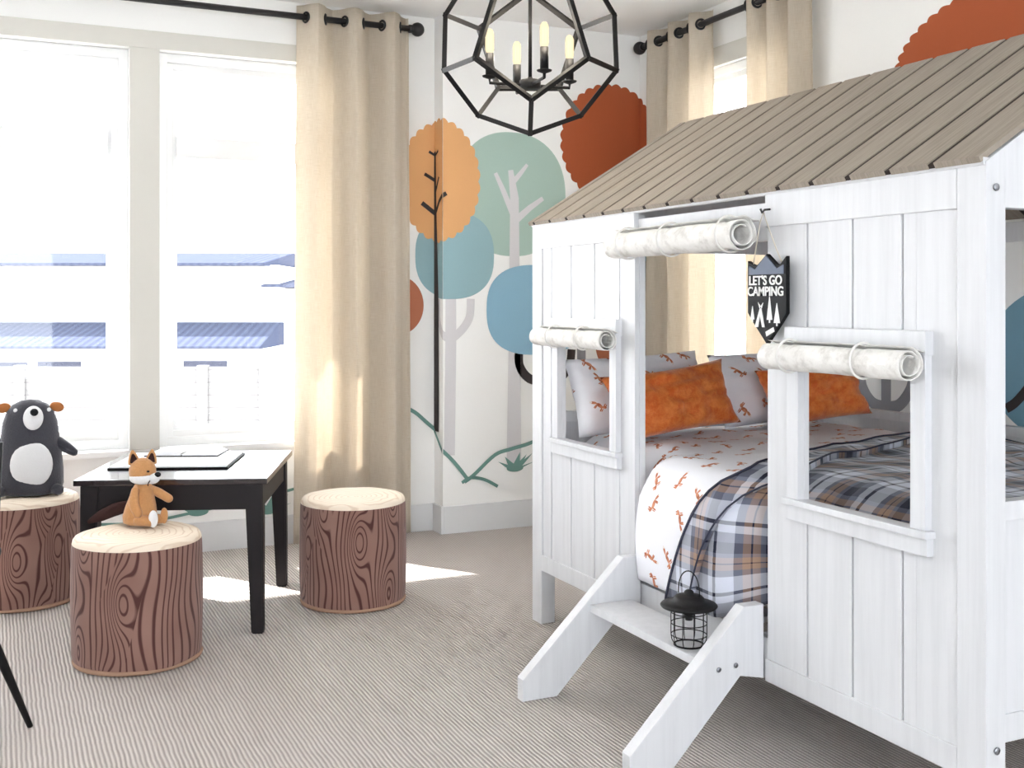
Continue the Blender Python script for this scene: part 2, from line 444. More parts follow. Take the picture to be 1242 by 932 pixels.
WZ0, WZ1 = 0.515, 2.43                                     # window opening, sill and head
WINS = [(-1.86, -0.62), (-0.49, 0.583), (0.719, 1.62)]  # first window is unseen, added to brighten the bed front
bm = B()
y0, y1 = YW, YW + .15
box(bm, XL, XM + .15, y0, y1, 0, WZ0); box(bm, XL, XM + .15, y0, y1, WZ1, H)
xs = [XL] + [v for w in WINS for v in w] + [XM + .15]
for i in range(0, len(xs), 2): box(bm, xs[i], xs[i + 1], y0, y1, WZ0, WZ1)
box(bm, XM, XR + .15, YM, YW + .15, 0, H)
wall_back = ob('wall_back', bm, M['wall'], kind='structure')

RW = (4.03, 4.93)                                          # right window, along y
bm = B()
box(bm, XR, XR + .15, YB, YM, 0, WZ0); box(bm, XR, XR + .15, YB, YM, WZ1, H)
box(bm, XR, XR + .15, YB, RW[0], WZ0, WZ1); box(bm, XR, XR + .15, RW[1], YM, WZ0, WZ1)
wall_right = ob('wall_right', bm, M['wall'], kind='structure')

def window_back(name, x0, x1):
    root = bpy.data.objects.new(name, None); COL.objects.link(root); root.location = ((x0 + x1) / 2, YW, WZ0); root['kind'] = 'structure'
    bm = B(); f0, f1 = YW + .055, YW + .125
    for a, b, w in ((f0, f1, .045), (f0 + .018, f1 - .012, .075), (f0 + .03, f1 - .02, .095)):   # three steps of the frame
        e = .09 * (w - .045) + .0005
        box(bm, x0 + e, x0 + w, a, b, WZ0 + e, WZ1 - e, .003); box(bm, x1 - w, x1 - e, a, b, WZ0 + e, WZ1 - e, .003)
        box(bm, x0 + w - .002, x1 - w + .002, a + .0006, b - .0006, WZ1 - w, WZ1 - e, .003); box(bm, x0 + w - .002, x1 - w + .002, a + .0006, b - .0006, WZ0 + e, WZ0 + w, .003)
    box(bm, x0 + .09, x1 - .09, f0 + .013, f1 - .007, 1.925, 2.03, .003)                                # transom bar
    ob('window_frame', bm, M['vinyl'], root, world=True)
    bm = B(); box(bm, x0 + .05, x1 - .05, f1 - .045, f1 - .037, WZ0 + .05, WZ1 - .05); ob('window_pane', bm, M['glass'], root, world=True)
    bm = B(); box(bm, x0, x1, YW - .03, YW + .06, WZ0 - .028, WZ0 + .002, .006); ob('window_sill', bm, M['vinyl'], root, world=True)
for i, (a, b) in enumerate(WINS): window_back('window_%d' % (i + 1), a, b)

bm = B(); box(bm, XL, XL + .15, YB, YW, 0, H); ob('wall_left', bm, M['wall'], kind='structure')
root = bpy.data.objects.new('window_4', None); COL.objects.link(root); root.location = (XR, sum(RW) / 2, WZ0); root['kind'] = 'structure'
bm = B(); f0, f1 = XR + .05, XR + .12
for a, b, w in ((f0, f1, .045), (f0 + .018, f1 - .012, .075)):
    e = .09 * (w - .045) + .0005
    box(bm, a, b, RW[0] + e, RW[0] + w, WZ0 + e, WZ1 - e, .003); box(bm, a, b, RW[1] - w, RW[1] - e, WZ0 + e, WZ1 - e, .003)
    box(bm, a + .0006, b - .0006, RW[0] + w - .002, RW[1] - w + .002, WZ1 - w, WZ1 - e, .003); box(bm, a + .0006, b - .0006, RW[0] + w - .002, RW[1] - w + .002, WZ0 + e, WZ0 + w, .003)
box(bm, f0 + .013, f1 - .007, RW[0] + .07, RW[1] - .07, 1.925, 2.03, .003)
box(bm, f0 + .015, f1 - .009, 4.44, 4.49, WZ0 + .07, WZ1 - .07, .003)
ob('window_frame', bm, M['vinyl'], root, world=True)
bm = B(); box(bm, f1 - .045, f1 - .037, RW[0] + .05, RW[1] - .05, WZ0 + .05, WZ1 - .05); ob('window_pane', bm, M['glass'], root, world=True)
bm = B(); box(bm, XR - .03, XR + .06, RW[0], RW[1], WZ0 - .028, WZ0 + .002, .006); ob('window_sill', bm, M['vinyl'], root, world=True)

bm = B(); box(bm, -2.0, 1.76, YW - .016, YW, WZ1, 2.515, .002)
ob('trim_1', bm, M['trim'], kind='structure')
for i, (a, b) in enumerate(((0.583, 0.719), (-0.62, -0.49))):
    bm = B(); box(bm, a, b, YW - .014, YW, WZ0, WZ1, .002); ob('trim_%d' % (i + 2), bm, M['trim'], kind='structure')
bm = B(); box(bm, XR - .016, XR, RW[0] - .08, RW[1] + .13, WZ1 - .012, 2.515, .002); ob('trim_4', bm, M['trim'], kind='structure')

def baseboard(name, pts):
    bm = B()
    for (x0, x1, y0, y1) in pts: box(bm, x0, x1, y0, y1, 0, .145, .004)
    ob(name, bm, M['base'], kind='structure')
baseboard('baseboard_back', [(XL, XM - .016, YW - .016, YW), (XM - .016, XM, YM - .016, YW), (XM, XR - .016, YM - .016, YM)])
baseboard('baseboard_right', [(XR - .016, XR, YB, YM)])
bm = B(); box(bm, -5.5, XR + 1.2, YW + .15, YW + 1.56, 2.62, 2.8); ob('trim_5', bm, M['stucco'], kind='structure')   # unseen overhang above the windows, added to limit the sun patch

# ------------------------------------------------------------------ the painted mural: outlines run along the unfolded walls (u, z)
SEG = [(-9, 2.133, lambda u, z, o: (u, YW - o, z)), (2.133, 2.253, lambda u, z, o: (XM - o, YW - (u - 2.133), z)),
       (2.253, 3.46, lambda u, z, o: (u - .12, YM - o, z)), (3.46, 20, lambda u, z, o: (XR - o, YM - (u - 3.46), z))]
def clip(poly, k, right):
    out = []
    for i in range(len(poly)):
        a, b = poly[i - 1], poly[i]; ia = (a[0] >= k) == right; ib = (b[0] >= k) == right
        if ia != ib:
            t = (k - a[0]) / (b[0] - a[0]); out.append((k, a[1] + (b[1] - a[1]) * t))
        if ib: out.append(b)
    return out
def paint_poly(bm, poly, lay):
    o = 0.0007 * lay
    for a, b, f in SEG:
        q = clip(clip(poly, a, True), b, False)
        q = [p for i, p in enumerate(q) if (abs(p[0] - q[i - 1][0]) + abs(p[1] - q[i - 1][1])) > 1e-5]
        if len(q) < 3: continue
        try: bm.faces.new([bm.verts.new(f(p[0], p[1], o)) for p in q])
        except ValueError: pass
def oval(cu, cz, ru, rz, n=64, sq=2.0, bumps=0, amp=0.0, ph=0.0):
    r = []
    N = max(n, bumps * 10)
    for k in range(N):
        t = 2 * PI * k / N; c, s = math.cos(t), math.sin(t)
        e = 1 + (amp * abs(math.sin(bumps * t / 2 + ph)) if bumps else 0)
        r.append((cu + ru * e * math.copysign(abs(c) ** (2 / sq), c), cz + rz * e * math.copysign(abs(s) ** (2 / sq), s)))
    return r
def stroke(pts, w):
    """polygon of a painted line through pts; w is one width or a width per point"""
    if not hasattr(w, '__len__'): w = [w] * len(pts)
    L, R = [], []
    for i, p in enumerate(pts):
        a = pts[max(i - 1, 0)]; b = pts[min(i + 1, len(pts) - 1)]
        d = Vector((b[0] - a[0], b[1] - a[1])).normalized(); nrm = Vector((-d.y, d.x)) * w[i] / 2
        L.append((p[0] + nrm.x, p[1] + nrm.y)); R.append((p[0] - nrm.x, p[1] - nrm.y))
    return L + R[::-1]
def curve(pts, k=6):
    out = []
    for i in range(len(pts) - 1):
        p0, p1, p2, p3 = [Vector(pts[j]) for j in (max(i - 1, 0), i, i + 1, min(i + 2, len(pts) - 1))]
        for s in range(k):
            t = s / k
            q = 0.5 * ((2 * p1) + (p2 - p0) * t + (2 * p0 - 5 * p1 + 4 * p2 - p3) * t * t + (3 * p1 - p0 - 3 * p2 + p3) * t ** 3)
            out.append((q.x, q.y))
    out.append(tuple(pts[-1])); return out
def mural(name, polys, mat, lay, parent=None):
    bm = B()
    for i, p in enumerate(polys): paint_poly(bm, p, lay + i * .5 / len(polys))
    return ob(name, bm, mat, parent, recalc=False)
# each tree: a crown with its trunk as sub-part
c = mural('painted_tree_crown', [oval(2.655, 1.80, .325, .335, sq=2.25)], P_['sage'], 1, wall_back)
mural('painted_trunk', [stroke([(2.665, .335), (2.668, 1.0), (2.668, 1.78), (2.645, 1.93)], [.088, .07, .052, .03]), stroke([(2.655, 1.70), (2.60, 1.82), (2.555, 1.91)], [.035, .03, .022]),
      stroke([(2.655, 1.86), (2.70, 1.91), (2.745, 1.965)], [.03, .026, .018]), stroke([(2.67, 1.655), (2.76, 1.73), (2.84, 1.785)], [.04, .032, .024])], P_['grey'], 3, c)
c = mural('painted_tree_crown', [oval(2.285, 1.465, .262, .232, sq=2.5)], P_['teal'], 2, wall_back)
mural('painted_trunk', [stroke([(2.29, .41), (2.298, 1.0), (2.298, 1.235)], [.062, .062, .06]), stroke(curve([(2.30, 1.02), (2.365, 1.075), (2.405, 1.14), (2.412, 1.235)]), .045),
      stroke(curve([(2.29, 1.02), (2.235, 1.06), (2.2, 1.13), (2.195, 1.235)]), .04)], P_['grey'], 1, c)
c = mural('painted_tree_crown', [oval(2.20, 1.86, .255, .315, sq=2.1, bumps=30, amp=.05)], P_['orange'], 3, wall_back)
mural('painted_trunk', [stroke([(2.165, .53), (2.168, 1.2), (2.150, 1.75), (2.148, 2.02)], [.075, .066, .036, .022]), stroke([(2.10, 2.02), (2.148, 1.995), (2.195, 2.02)], .014),
      stroke([(2.075, 1.90), (2.148, 1.86)], .018), stroke([(2.15, 1.79), (2.205, 1.88)], .016), stroke([(2.15, 1.68), (2.21, 1.75), (2.272, 1.79)], .022), stroke([(2.06, 1.745), (2.15, 1.68)], .024)], P_['dark'], 5, c)
mural('painted_tree_crown', [oval(1.93, 1.20, .14, .155)], P_['rust'], 4, wall_back)
c = mural('painted_tree_crown', [oval(2.805, 1.175, .302, .245, sq=2.6)], P_['blue'], 4, wall_back)
mural('painted_trunk', [stroke(curve([(2.695, .955), (2.70, .87), (2.76, .80), (2.86, .785), (2.95, .80), (3.005, .875), (3.018, .955)]), .05), stroke([(2.86, .25), (2.86, .80)], .06)], P_['dark'], 3, c)
mural('painted_tree_crown', [oval(3.275, 2.11, .315, .325, bumps=32, amp=.045)], P_['red'], 2, wall_back)
c = mural('painted_tree_crown', [oval(3.44, .98, .27, .225)], P_['rust'], 2, wall_back)
mural('painted_trunk', [stroke([(3.42, .2), (3.42, .86)], .06)], P_['mid'], 1, c)
c = mural('painted_tree_crown', [oval(3.46, 1.60, .27, .24, sq=2.4)], P_['deep'], 1, wall_back)
mural('painted_trunk', [stroke([(3.535, .2), (3.535, 1.45)], .035)], P_['dark'], 3, c)
mural('painted_trunk', [stroke([(3.08, .2), (3.08, 1.6)], .055)], P_['mid'], 1, wall_back)
g = [stroke(curve([(1.6, .76), (1.85, .70), (2.0, .645), (2.1, .565), (2.29, .40), (2.395, .275)]), .02), stroke(curve([(2.375, .265), (2.43, .30), (2.552, .398), (2.65, .425), (2.775, .455), (2.95, .53), (3.2, .56)]), .02),
     stroke(curve([(2.36, .262), (2.41, .285), (2.49, .27), (2.568, .228)]), .017)]
for u, t in ((2.67, .33), (0.90, .205), (1.24, .185), (0.3, .2), (3.1, .33)):
    for k, (du, dz) in enumerate(((-.10, .03), (-.06, .055), (.03, .075), (.07, .06), (.105, .065), (.12, .02))):
        g.append([(u - .03, t - .02), (u + du, t + dz), (u + .03, t - .015)])
    g.append(oval(u, t - .01, .05, .02, n=20))
g.append(stroke(curve([(.2, .20), (.6, .165), (.95, .205), (1.25, .25), (1.5, .30)]), .014))
mural('painted_grass', g, P_['green'], 6, wall_back)
c = mural('painted_tree_crown', [oval(5.92, 2.12, .48, .27, bumps=44, amp=.04)], P_['red'], 1, wall_right)
mural('painted_trunk', [stroke([(5.92, .2), (5.92, 1.95)], .07)], P_['grey'], 2, c)
c = mural('painted_tree_crown', [oval(6.25, 1.0, .36, .285)], P_['wblue'], 2, wall_right)
mural('painted_trunk', [stroke(curve([(5.985, .83), (6.03, .86), (6.09, .93), (6.12, 1.02)]), .035), stroke([(6.25, .2), (6.25, .9)], .08)], P_['dark'], 4, c)
c = mural('painted_tree_crown', [oval(5.37, 1.16, .28, .24)], P_['orange'], 2, wall_right)
mural('painted_trunk', [stroke(curve([(5.235, .95), (5.25, .86), (5.31, .795), (5.39, .785), (5.46, .80), (5.52, .87), (5.535, .95)]), .05), stroke([(5.385, .2), (5.385, .95)], .055)], P_['mid'], 1, c)
mural('painted_trunk', [stroke([(5.60, .2), (5.60, 1.6)], .06)], P_['dark'], 1, wall_right)

# ------------------------------------------------------------------ cabin bed
BX, BY0, BY1, BXB = 1.873, 1.666, 3.812, 3.257            # front face, near end, head end, back face
bed = thing('cabin_bed', 'white wooden house-shaped bed with a taupe plank gable roof and short ladder', 'bed', (BX, BY0, 0))
W = M['wood']; PW = .058
for (x0, y0) in ((BX, BY0), (BX, BY1 - .08), (BXB - PW, BY0), (BXB - PW, BY1 - .08)):
    sl_ = .428 / ((BXB - BX) / 2); t0, t1 = (1.512, 1.512 + sl_ * PW) if x0 == BX else (1.512 + sl_ * PW, 1.512)
    bm = B(); prism(bm, [(x0, y0, 0), (x0 + PW, y0, 0), (x0 + PW, y0, t1 + .001), (x0, y0, t0 + .001)], (0, .078, 0), .004); post = ob('corner_post', bm, W, bed, world=True)
    if y0 == BY0 and x0 == BX:
        Rr = Euler((PI / 2, 0, 0)).to_matrix()
        for (px, pz) in ((1.900, 1.46), (1.902, .278), (1.902, .225)):
            bm = B(); lathe(bm, [(0, .0), (.006, .0), (.008, .002), (.008, .004), (0, .0042)], 14, (px, BY0 - .0005, pz), rot=Rr)
            ob('bolt', bm, M['bolt'], post, world=True)['label'] = 'steel bolt head'

def front_panel(x0, x1, ya, yb, wy0, wy1, wz0=.712, wz1=1.055, seams=()):
    """planked wall panel in the plane x with a window hole"""
    bm = B()
    # planks, each a thin bevelled board cut around the window
    ys = [ya] + list(seams) + [yb]
    for a, b in zip(ys, ys[1:]):
        g = .0035
        cuts = sorted({a + g, b - g, *[w for w in (wy0, wy1) if a + g < w < b - g]})
        for c0, c1 in zip(cuts, cuts[1:]):
            mid = (c0 + c1) / 2
            if wy0 < mid < wy1:
                box(bm, x0 + .006, x1, c0, c1, .25, wz0, .0015); box(bm, x0 + .006, x1, c0, c1, wz1, 1.43, .0015)
            else: box(bm, x0 + .006, x1, c0, c1, .25, 1.43, .0015)
        # recess behind the seam
    for s in seams:
        if wy0 < s < wy1: box(bm, x0 + .013, x1 - .002, s - .004, s + .004, .25, wz0); box(bm, x0 + .013, x1 - .002, s - .004, s + .004, wz1, 1.43)
        else: box(bm, x0 + .013, x1 - .002, s - .004, s + .004, .25, 1.43)
    box(bm, x0, x1, ya, yb, 1.42, 1.512, .003)                       # top rail
    box(bm, x0, x1, ya, yb, .203, .262, .003)                        # bottom rail
    return bm
def casing(bm, x, wy0, wy1, wz0, wz1):
    t = .014
    for a, b in ((wy0 - .045, wy0 - .001), (wy1 + .001, wy1 + .045)): box(bm, x - t, x + .012, a, b, wz0 + .001, wz1 + .046, .002)
    box(bm, x - t - .004, x + .013, wy0 - .05, wy1 + .05, wz1 + .045, wz1 + .10, .003)
    box(bm, x - t, x + .012, wy0 - .05, wy1 + .05, wz0 - .056, wz0 - .015, .003)
    box(bm, x - t - .010, x + .02, wy0 - .056, wy1 + .056, wz0 - .016, wz0 + .001, .003)
bm = front_panel(BX, BX + .022, 1.744, 2.395, 1.864, 2.244, seams=(1.906, 2.068, 2.232)); fp = ob('front_wall_panel', bm, W, bed, world=True)
bm = B(); casing(bm, BX, 1.864, 2.244, .712, 1.055); ob('window_casing', bm, W, fp, world=True)
bm = front_panel(BX, BX + .022, 3.066, 3.734, 3.201, 3.575, .72, 1.06, seams=(3.165, 3.335, 3.505, 3.66)); fp = ob('front_wall_panel', bm, W, bed, world=True)
bm = B(); casing(bm, BX, 3.201, 3.575, .72, 1.06); ob('window_casing', bm, W, fp, world=True)
bm = B(); box(bm, BX + .016, BX + .05, 2.395, 3.066, 1.385, 1.487, .003); ob('door_header', bm, W, bed, world=True)
bm = B(); box(bm, BX + .01, BX + .035, 2.395, 3.066, .205, .315, .003); ob('side_rail', bm, W, bed, world=True)
for ya in (2.373, 3.066):                                     # jambs of the doorway
    bm = B(); box(bm, BX + .022, BX + .044, ya, ya + .022, .21, 1.5, .002); ob('door_jamb', bm, W, bed, world=True)
# back side: eave rail, guard rails
bm = B(); box(bm, BXB - .03, BXB - .004, BY0 + .078, BY1 - .08, 1.43, 1.5, .003); ob('back_rail', bm, W, bed, world=True)
bm = B(); box(bm, BXB - .03, BXB - .004, BY0 + .078, BY1 - .08, .20, .748, .003); box(bm, BXB - .045, BXB - .002, BY0 + .078, BY1 - .08, .748, .783, .003); ob('back_wall_panel', bm, W, bed, world=True)
# ends: boarded below, open above, gable on top
XC = (BX + BXB) / 2; ZE, ZR = 1.512, 1.94
for (ya, yb, nm) in ((BY0 + .012, BY0 + .034, 'near'), (BY1 - .036, BY1 - .014, 'head')):
    bm = B()
    n_ = 7; w_ = (BXB - PW - BX - PW) / n_
    for k in range(n_): box(bm, BX + PW + k * w_ + .002, BX + PW + (k + 1) * w_ - .002, ya, yb, .285, .76, .0015)
    box(bm, BX + PW, BXB - PW, ya - .008, yb + .004, .755, .797, .003); box(bm, BX + PW, BXB - PW, ya - .004, yb + .004, .285, .345, .003)
    ob('end_wall_panel', bm, W, bed, world=True)
    bm = B(); sl = (ZR - ZE) / (XC - BX)
    pts = [(BX + .001, ya - .010, ZE - .094), (BXB - .001, ya - .010, ZE - .094), (BXB - .001, ya - .010, ZE), (XC, ya - .010, ZR), (BX + .001, ya - .010, ZE)]
    pts = [(BX + PW, pts[0][1], pts[0][2]), (BXB - PW, pts[1][1], pts[1][2]), (BXB - PW, pts[2][1], ZE + sl * PW), (XC, pts[3][1], ZR), (BX + PW, pts[4][1], ZE + sl * PW)]
    prism(bm, pts, (0, .034, 0), .003); ob('gable_board', bm, W, bed, world=True)
# mattress base slats
bm = B()
for k in range(11):
    y = BY0 + .15 + k * .185; box(bm, BX + .03, BXB - .03, y, y + .07, .30, .318, .003)
ob('bed_slats', bm, W, bed, world=True)
# roof: planks running from eave to ridge with dark grooves between
def roof_side(sgn):
    bm = B(); n_ = 16; p = .1312
    ys = [BY0 - .004] + [1.802 + p * k for k in range(n_)] + [BY1 + .012]
    d = Vector((XC - BX, 0, ZR - ZE)); L = d.length; d.normalize(); nrm = Vector((-d.z, 0, d.x))
    X0 = Vector((BX - .006, 0, ZE + .001))
    def P(s, y, h):
        q = X0 + d * s + nrm * h
        x = q.x if sgn > 0 else 2 * XC - q.x
        return (x, y, q.z)
    for a, b in zip(ys, ys[1:]):
        prism(bm, [P(-.004, a + .0085, 0), P(L, a + .0085, 0), P(L, a + .0085, .014), P(-.004, a + .0085, .014)], (0, b - a - .017, 0), .0012)
    prism(bm, [P(-.0035, ys[0] + .012, .001), P(L, ys[0] + .012, .001), P(L, ys[0] + .012, .0108), P(-.0035, ys[0] + .012, .0108)], (0, ys[-1] - ys[0] - .024, 0), mi=1)
    return bm
groove = plain('dark_roof_groove', lin(44, 34, 28), 0.8, 60, 0.1)
for s in (1, -1): ob('roof_slope', roof_side(s), [M['roof'], groove], bed, world=True)
bm = B(); box(bm, BX - .004, BX + .024, BY0 + .003, BY1 - .003, 1.506, 1.5225, .002); ob('eave_strip', bm, W, bed, world=True)
# ladder
lad_pts = [(BX + .004, .405), (1.812, .405), (1.458, .066), (1.458, 0), (1.575, 0), (1.80, .222), (BX + .004, .205)]
for y in (3.03, 2.405):
    bm = B(); prism(bm, [(x, y, z) for x, z in lad_pts], (0, .04, 0), .004); sb = ob('ladder_side', bm, W, bed, world=True)
    Rr = Euler((PI / 2, 0, 0)).to_matrix()
    for (px, pz) in ((1.728, .250), (1.783, .254)):
        bm = B(); lathe(bm, [(0, 0), (.005, 0), (.007, .002), (.007, .0035), (0, .004)], 14, (px, y - .0005, pz), rot=Rr)
        ob('bolt', bm, M['bolt'], sb, world=True)['label'] = 'steel bolt head'
bm = B(); box(bm, 1.692, 1.842, 2.445, 3.03, .246, .27, .003); ob('ladder_tread', bm, W, bed, world=True)

# ------------------------------------------------------------------ bedding
bm = B(); box(bm, 2.035, 3.09, BY0 + .06, BY1 - .06, .3195, .655, .05, seg=4)
lone('mattress', bm, M['mattress'], 'white mattress under the fox print duvet in the house bed', 'mattress', (BX + .6, 2.7, .318), smooth=True)

def duvet_section(y):
    """profile of the quilt across the bed at y: list of (x, z) from the wall side over the top and down the front"""
    door = (lambda t: t * t * (3 - 2 * t))(min(1, max(0, (y - 2.405) / .17))) * min(1, max(0, (3.05 - y) / .05))
    xf = 1.965 + (1.858 - 1.965) * door
    zb = .40 + (.335 - .40) * door
    ztop = .722
    pts = [(3.165, .62), (3.155, .69)]
    for k in range(22):
        x = 3.10 - (3.10 - (xf + .15)) * k / 21; pts.append((x, ztop))
    r = .15
    for k in range(1, 9):
        a = PI / 2 * k / 8; pts.append((xf + r - r * math.sin(a), ztop - r + r * math.cos(a)))
    z1 = ztop - r
    for k in range(1, 13): pts.append((xf - .006 * door * math.sin(PI * k / 12), z1 - (z1 - zb) * k / 12))
    return pts
def duvet_grid(ny, y0, y1, off=0.0):
    rows = []
    for j in range(ny + 1):
        y = y0 + (y1 - y0) * j / ny
        rows.append((y, duvet_section(y)))
    return rows
def duvet_point(x, y, z, off=0.0, nx=0.0, nz=1.0):
    p = Vector((x, y, z))
    d = noise.noise(Vector((x * 4.2, y * 4.2, z * 4.2))) * .014 + noise.noise(Vector((x * 11, y * 11, z * 9))) * .005
    flat = 1.0 if x > 1.96 else .55
    return p + Vector((nx, 0, nz)) * (d * flat + off)
def cloth(name, ny, y0, y1, off, keep, mat, uvs=1.0, uvf=None, thick=.006):
    rows = duvet_grid(ny, y0, y1)
    bm = B(); uvl = bm.loops.layers.uv.new('UVMap'); grid = []; uvc = {}
    for y, sec in rows:
        s = 0; line = []
        for k, (x, z) in enumerate(sec):
            if k: s += math.hypot(x - sec[k - 1][0], z - sec[k - 1][1])
            a = sec[max(k - 1, 0)]; b = sec[min(k + 1, len(sec) - 1)]
            t = Vector((b[0] - a[0], 0, b[1] - a[1])).normalized(); nx, nz = t.z, -t.x
            yy = y
            if x < 1.88 and y > 2.735: yy = 2.735 + (y - 2.735) * (1 + .13 * min(1, (1.88 - x) / .03) * min(1, (.70 - z) / .2 if z < .70 else 0)); yy = min(yy, 3.075 if z > .43 else 3.022)
            v = bm.verts.new(duvet_point(x, yy, z, off, nx, nz)); uvc[v] = (s, y); line.append(v)
        grid.append(line)
    for j in range(ny):
        for k in range(len(grid[0]) - 1):
            s_mid = (uvc[grid[j][k]][0] + uvc[grid[j][k + 1]][0]) / 2; y_mid = (uvc[grid[j][k]][1] + uvc[grid[j + 1][k]][1]) / 2
            f = bm.faces.new((grid[j][k], grid[j][k + 1], grid[j + 1][k + 1], grid[j + 1][k])); f.smooth = True
            for l in f.loops: l[uvl].uv = uvc[l.vert]
    loose = [v for v in bm.verts if not v.link_faces]
    return bm
# plaid edge: distance along the section s -> y of the edge
def edge_y(x, z):
    if z > .70:                                      # on top of the bed, slanting from the wall side to the front
        return 2.566 + (x - 2.007) * .36
    t = (.70 - z) / .36
    return 2.545 + .235 * min(1, t) ** .6
bm = cloth('duvet', 190, 1.765, 3.66, 0, None, M['fox'])
duv = lone('duvet', bm, M['fox'], 'white duvet printed with small brown foxes, hanging out of the bed doorway', 'duvet', (2.5, 2.7, .72))
so = duv.modifiers.new('thick', 'SOLIDIFY'); so.thickness = .012; so.offset = -1

def plaid_mesh(off, inner, outer, nj=90):
    """blanket laid on the quilt; inner/outer give y bounds as functions of (x, z)"""
    base = duvet_section(2.6)                         # doorway profile sets the sampling
    bm = B(); uvl = bm.loops.layers.uv.new('UVMap'); grid = []; uvc = {}
    n_ = len(base)
    for j in range(nj + 1):
        line = []; s = 0; prev = None
        for k in range(n_):
            t = j / nj
            # find y on this row by fixed-point: the profile shifts with y
            bx, bz = base[k]
            y = inner(bx, bz) + (outer(bx, bz) - inner(bx, bz)) * t
            sec = duvet_section(y); x, z = sec[k]
            a = sec[max(k - 1, 0)]; b = sec[min(k + 1, n_ - 1)]
            tt = Vector((b[0] - a[0], 0, b[1] - a[1])).normalized(); nx, nz = tt.z, -tt.x
            if prev: s += math.hypot(bx - prev[0], bz - prev[1])
            prev = (bx, bz)
            w = noise.noise(Vector((x * 6, y * 7, z * 6 + 9))) * .008 + .012 * math.exp(-((t - .55) / .2) ** 2) * noise.noise(Vector((x * 5, y * 16, z * 5)))
            yy = y
            if x < 1.88 and y > 2.735: yy = 2.735 + (y - 2.735) * (1 + .13 * min(1, (1.88 - x) / .03) * (min(1, (.70 - z) / .2) if z < .70 else 0)); yy = min(yy, 3.075 if z > .43 else 3.022)
            v = bm.verts.new(duvet_point(x, yy, z, off + max(-.001, w), nx, nz)); uvc[v] = (s, y); line.append(v)
        grid.append(line)
    for j in range(nj):
        for k in range(n_ - 1):
            f = bm.faces.new((grid[j][k], grid[j][k + 1], grid[j + 1][k + 1], grid[j + 1][k])); f.smooth = True
            for l in f.loops: l[uvl].uv = uvc[l.vert]
    return bm, grid
bm, _ = plaid_mesh(.026, lambda x, z: 1.77, lambda x, z: edge_y(x, z) - .02)
plr = thing('plaid_blanket', 'grey and white plaid blanket laid over the foot half of the fox duvet', 'blanket', (2.5, 2.2, .74))
pl = ob('blanket_body', bm, M['plaid'], plr, world=True)
so = pl.modifiers.new('thick', 'SOLIDIFY'); so.thickness = .008; so.offset = -1
bm, gr = plaid_mesh(.045, lambda x, z: edge_y(x, z) - .105, lambda x, z: edge_y(x, z), 16)
for f in bm.faces:
    uvl = bm.loops.layers.uv.active
    for l in f.loops: l[uvl].uv = (l[uvl].uv.x, l[uvl].uv.y * 1.0 + .065)
pf = ob('folded_edge', bm, M['plaid'], plr, world=True)
so = pf.modifiers.new('thick', 'SOLIDIFY'); so.thickness = .018; so.offset = -1
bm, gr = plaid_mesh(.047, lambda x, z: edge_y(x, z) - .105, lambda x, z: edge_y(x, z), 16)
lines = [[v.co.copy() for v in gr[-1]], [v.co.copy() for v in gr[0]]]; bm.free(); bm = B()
for ln, r_ in zip(lines, (.004, .0028)): tube(bm, ln, r_, 8)  # outer tube is piping; the inner one draws the crease shadow as dark cord
ob('piping', bm, M['pipe'], plr, world=True)['label'] = 'dark edge piping, with the crease shadow drawn as a dark line'

def pillow(w, h, t, seed=0, n=26, pinch=.10):
    """upright pillow: x width, z height, y thickness, bottom at z=0"""
    bm = B(); uvl = bm.loops.layers.uv.new('UVMap'); uvc = {}
    sides = []
    for sgn in (1, -1):
        g = []
        for j in range(n + 1):
            row = []
            for i in range(n + 1):
                u = -1 + 2 * i / n; v = -1 + 2 * j / n
                e = max(0, (1 - u ** 2)) ** .5 * max(0, (1 - v ** 2)) ** .5
                th = t / 2 * e ** .72
                x = w / 2 * u * (1 - pinch * (1 - v * v)); z = h / 2 * v * (1 - pinch * (1 - u * u))
                wr = noise.noise(Vector((u * 2.2 + seed, v * 2.2, sgn * 3))) * .022 + noise.noise(Vector((u * 5 + seed, v * 5, sgn))) * .009
                th += wr * min(1, e * 2.5)
                p = bm.verts.new((x, -sgn * th, z + h / 2)); uvc[p] = (w * u / 2 + seed * .37, h * v / 2 + (0 if sgn > 0 else 2)); row.append(p)
            g.append(row)
        for j in range(n):
            for i in range(n):
                f = bm.faces.new((g[j][i], g[j][i + 1], g[j + 1][i + 1], g[j + 1][i])); f.smooth = True
                for l in f.loops: l[uvl].uv = uvc[l.vert]
    bmesh.ops.remove_doubles(bm, verts=bm.verts[:], dist=1e-4)
    return bm
def put_pillow(name, dims,  seed, mat, label, loc, lean, rotz, roll=0.0, group=None):
    o = ob(name, pillow(*dims, seed=seed, pinch=.10 if name == 'lumbar_cushion' else .05), mat)
    o.location = loc; o.rotation_euler = Euler((lean, roll, rotz), 'XYZ'); tag(o, label, 'pillow', group); return o
put_pillow('bed_pillow', (.59, .30, .17), 1, M['fox'], 'white fox print pillow at the head of the bed, nearest the doorway', (2.222, 3.535, .735), -.36, .0, -.04)
put_pillow('bed_pillow', (.58, .30, .17), 4, M['fox'], 'white fox print pillow at the head of the bed, on the window side', (2.865, 3.545, .735), -.36, .02, -.03)
put_pillow('lumbar_cushion', (.54, .25, .12), 7, M['velvet'], 'orange velvet cushion leaning on the fox pillow, seen through the bed doorway', (2.245, 3.345, .745), -.36, .03, -.10)
put_pillow('lumbar_cushion', (.48, .24, .12), 11, M['velvet'], 'orange velvet cushion behind the right bed window, next to the wall side', (2.90, 3.350, .755), -.36, -.03, -.10)

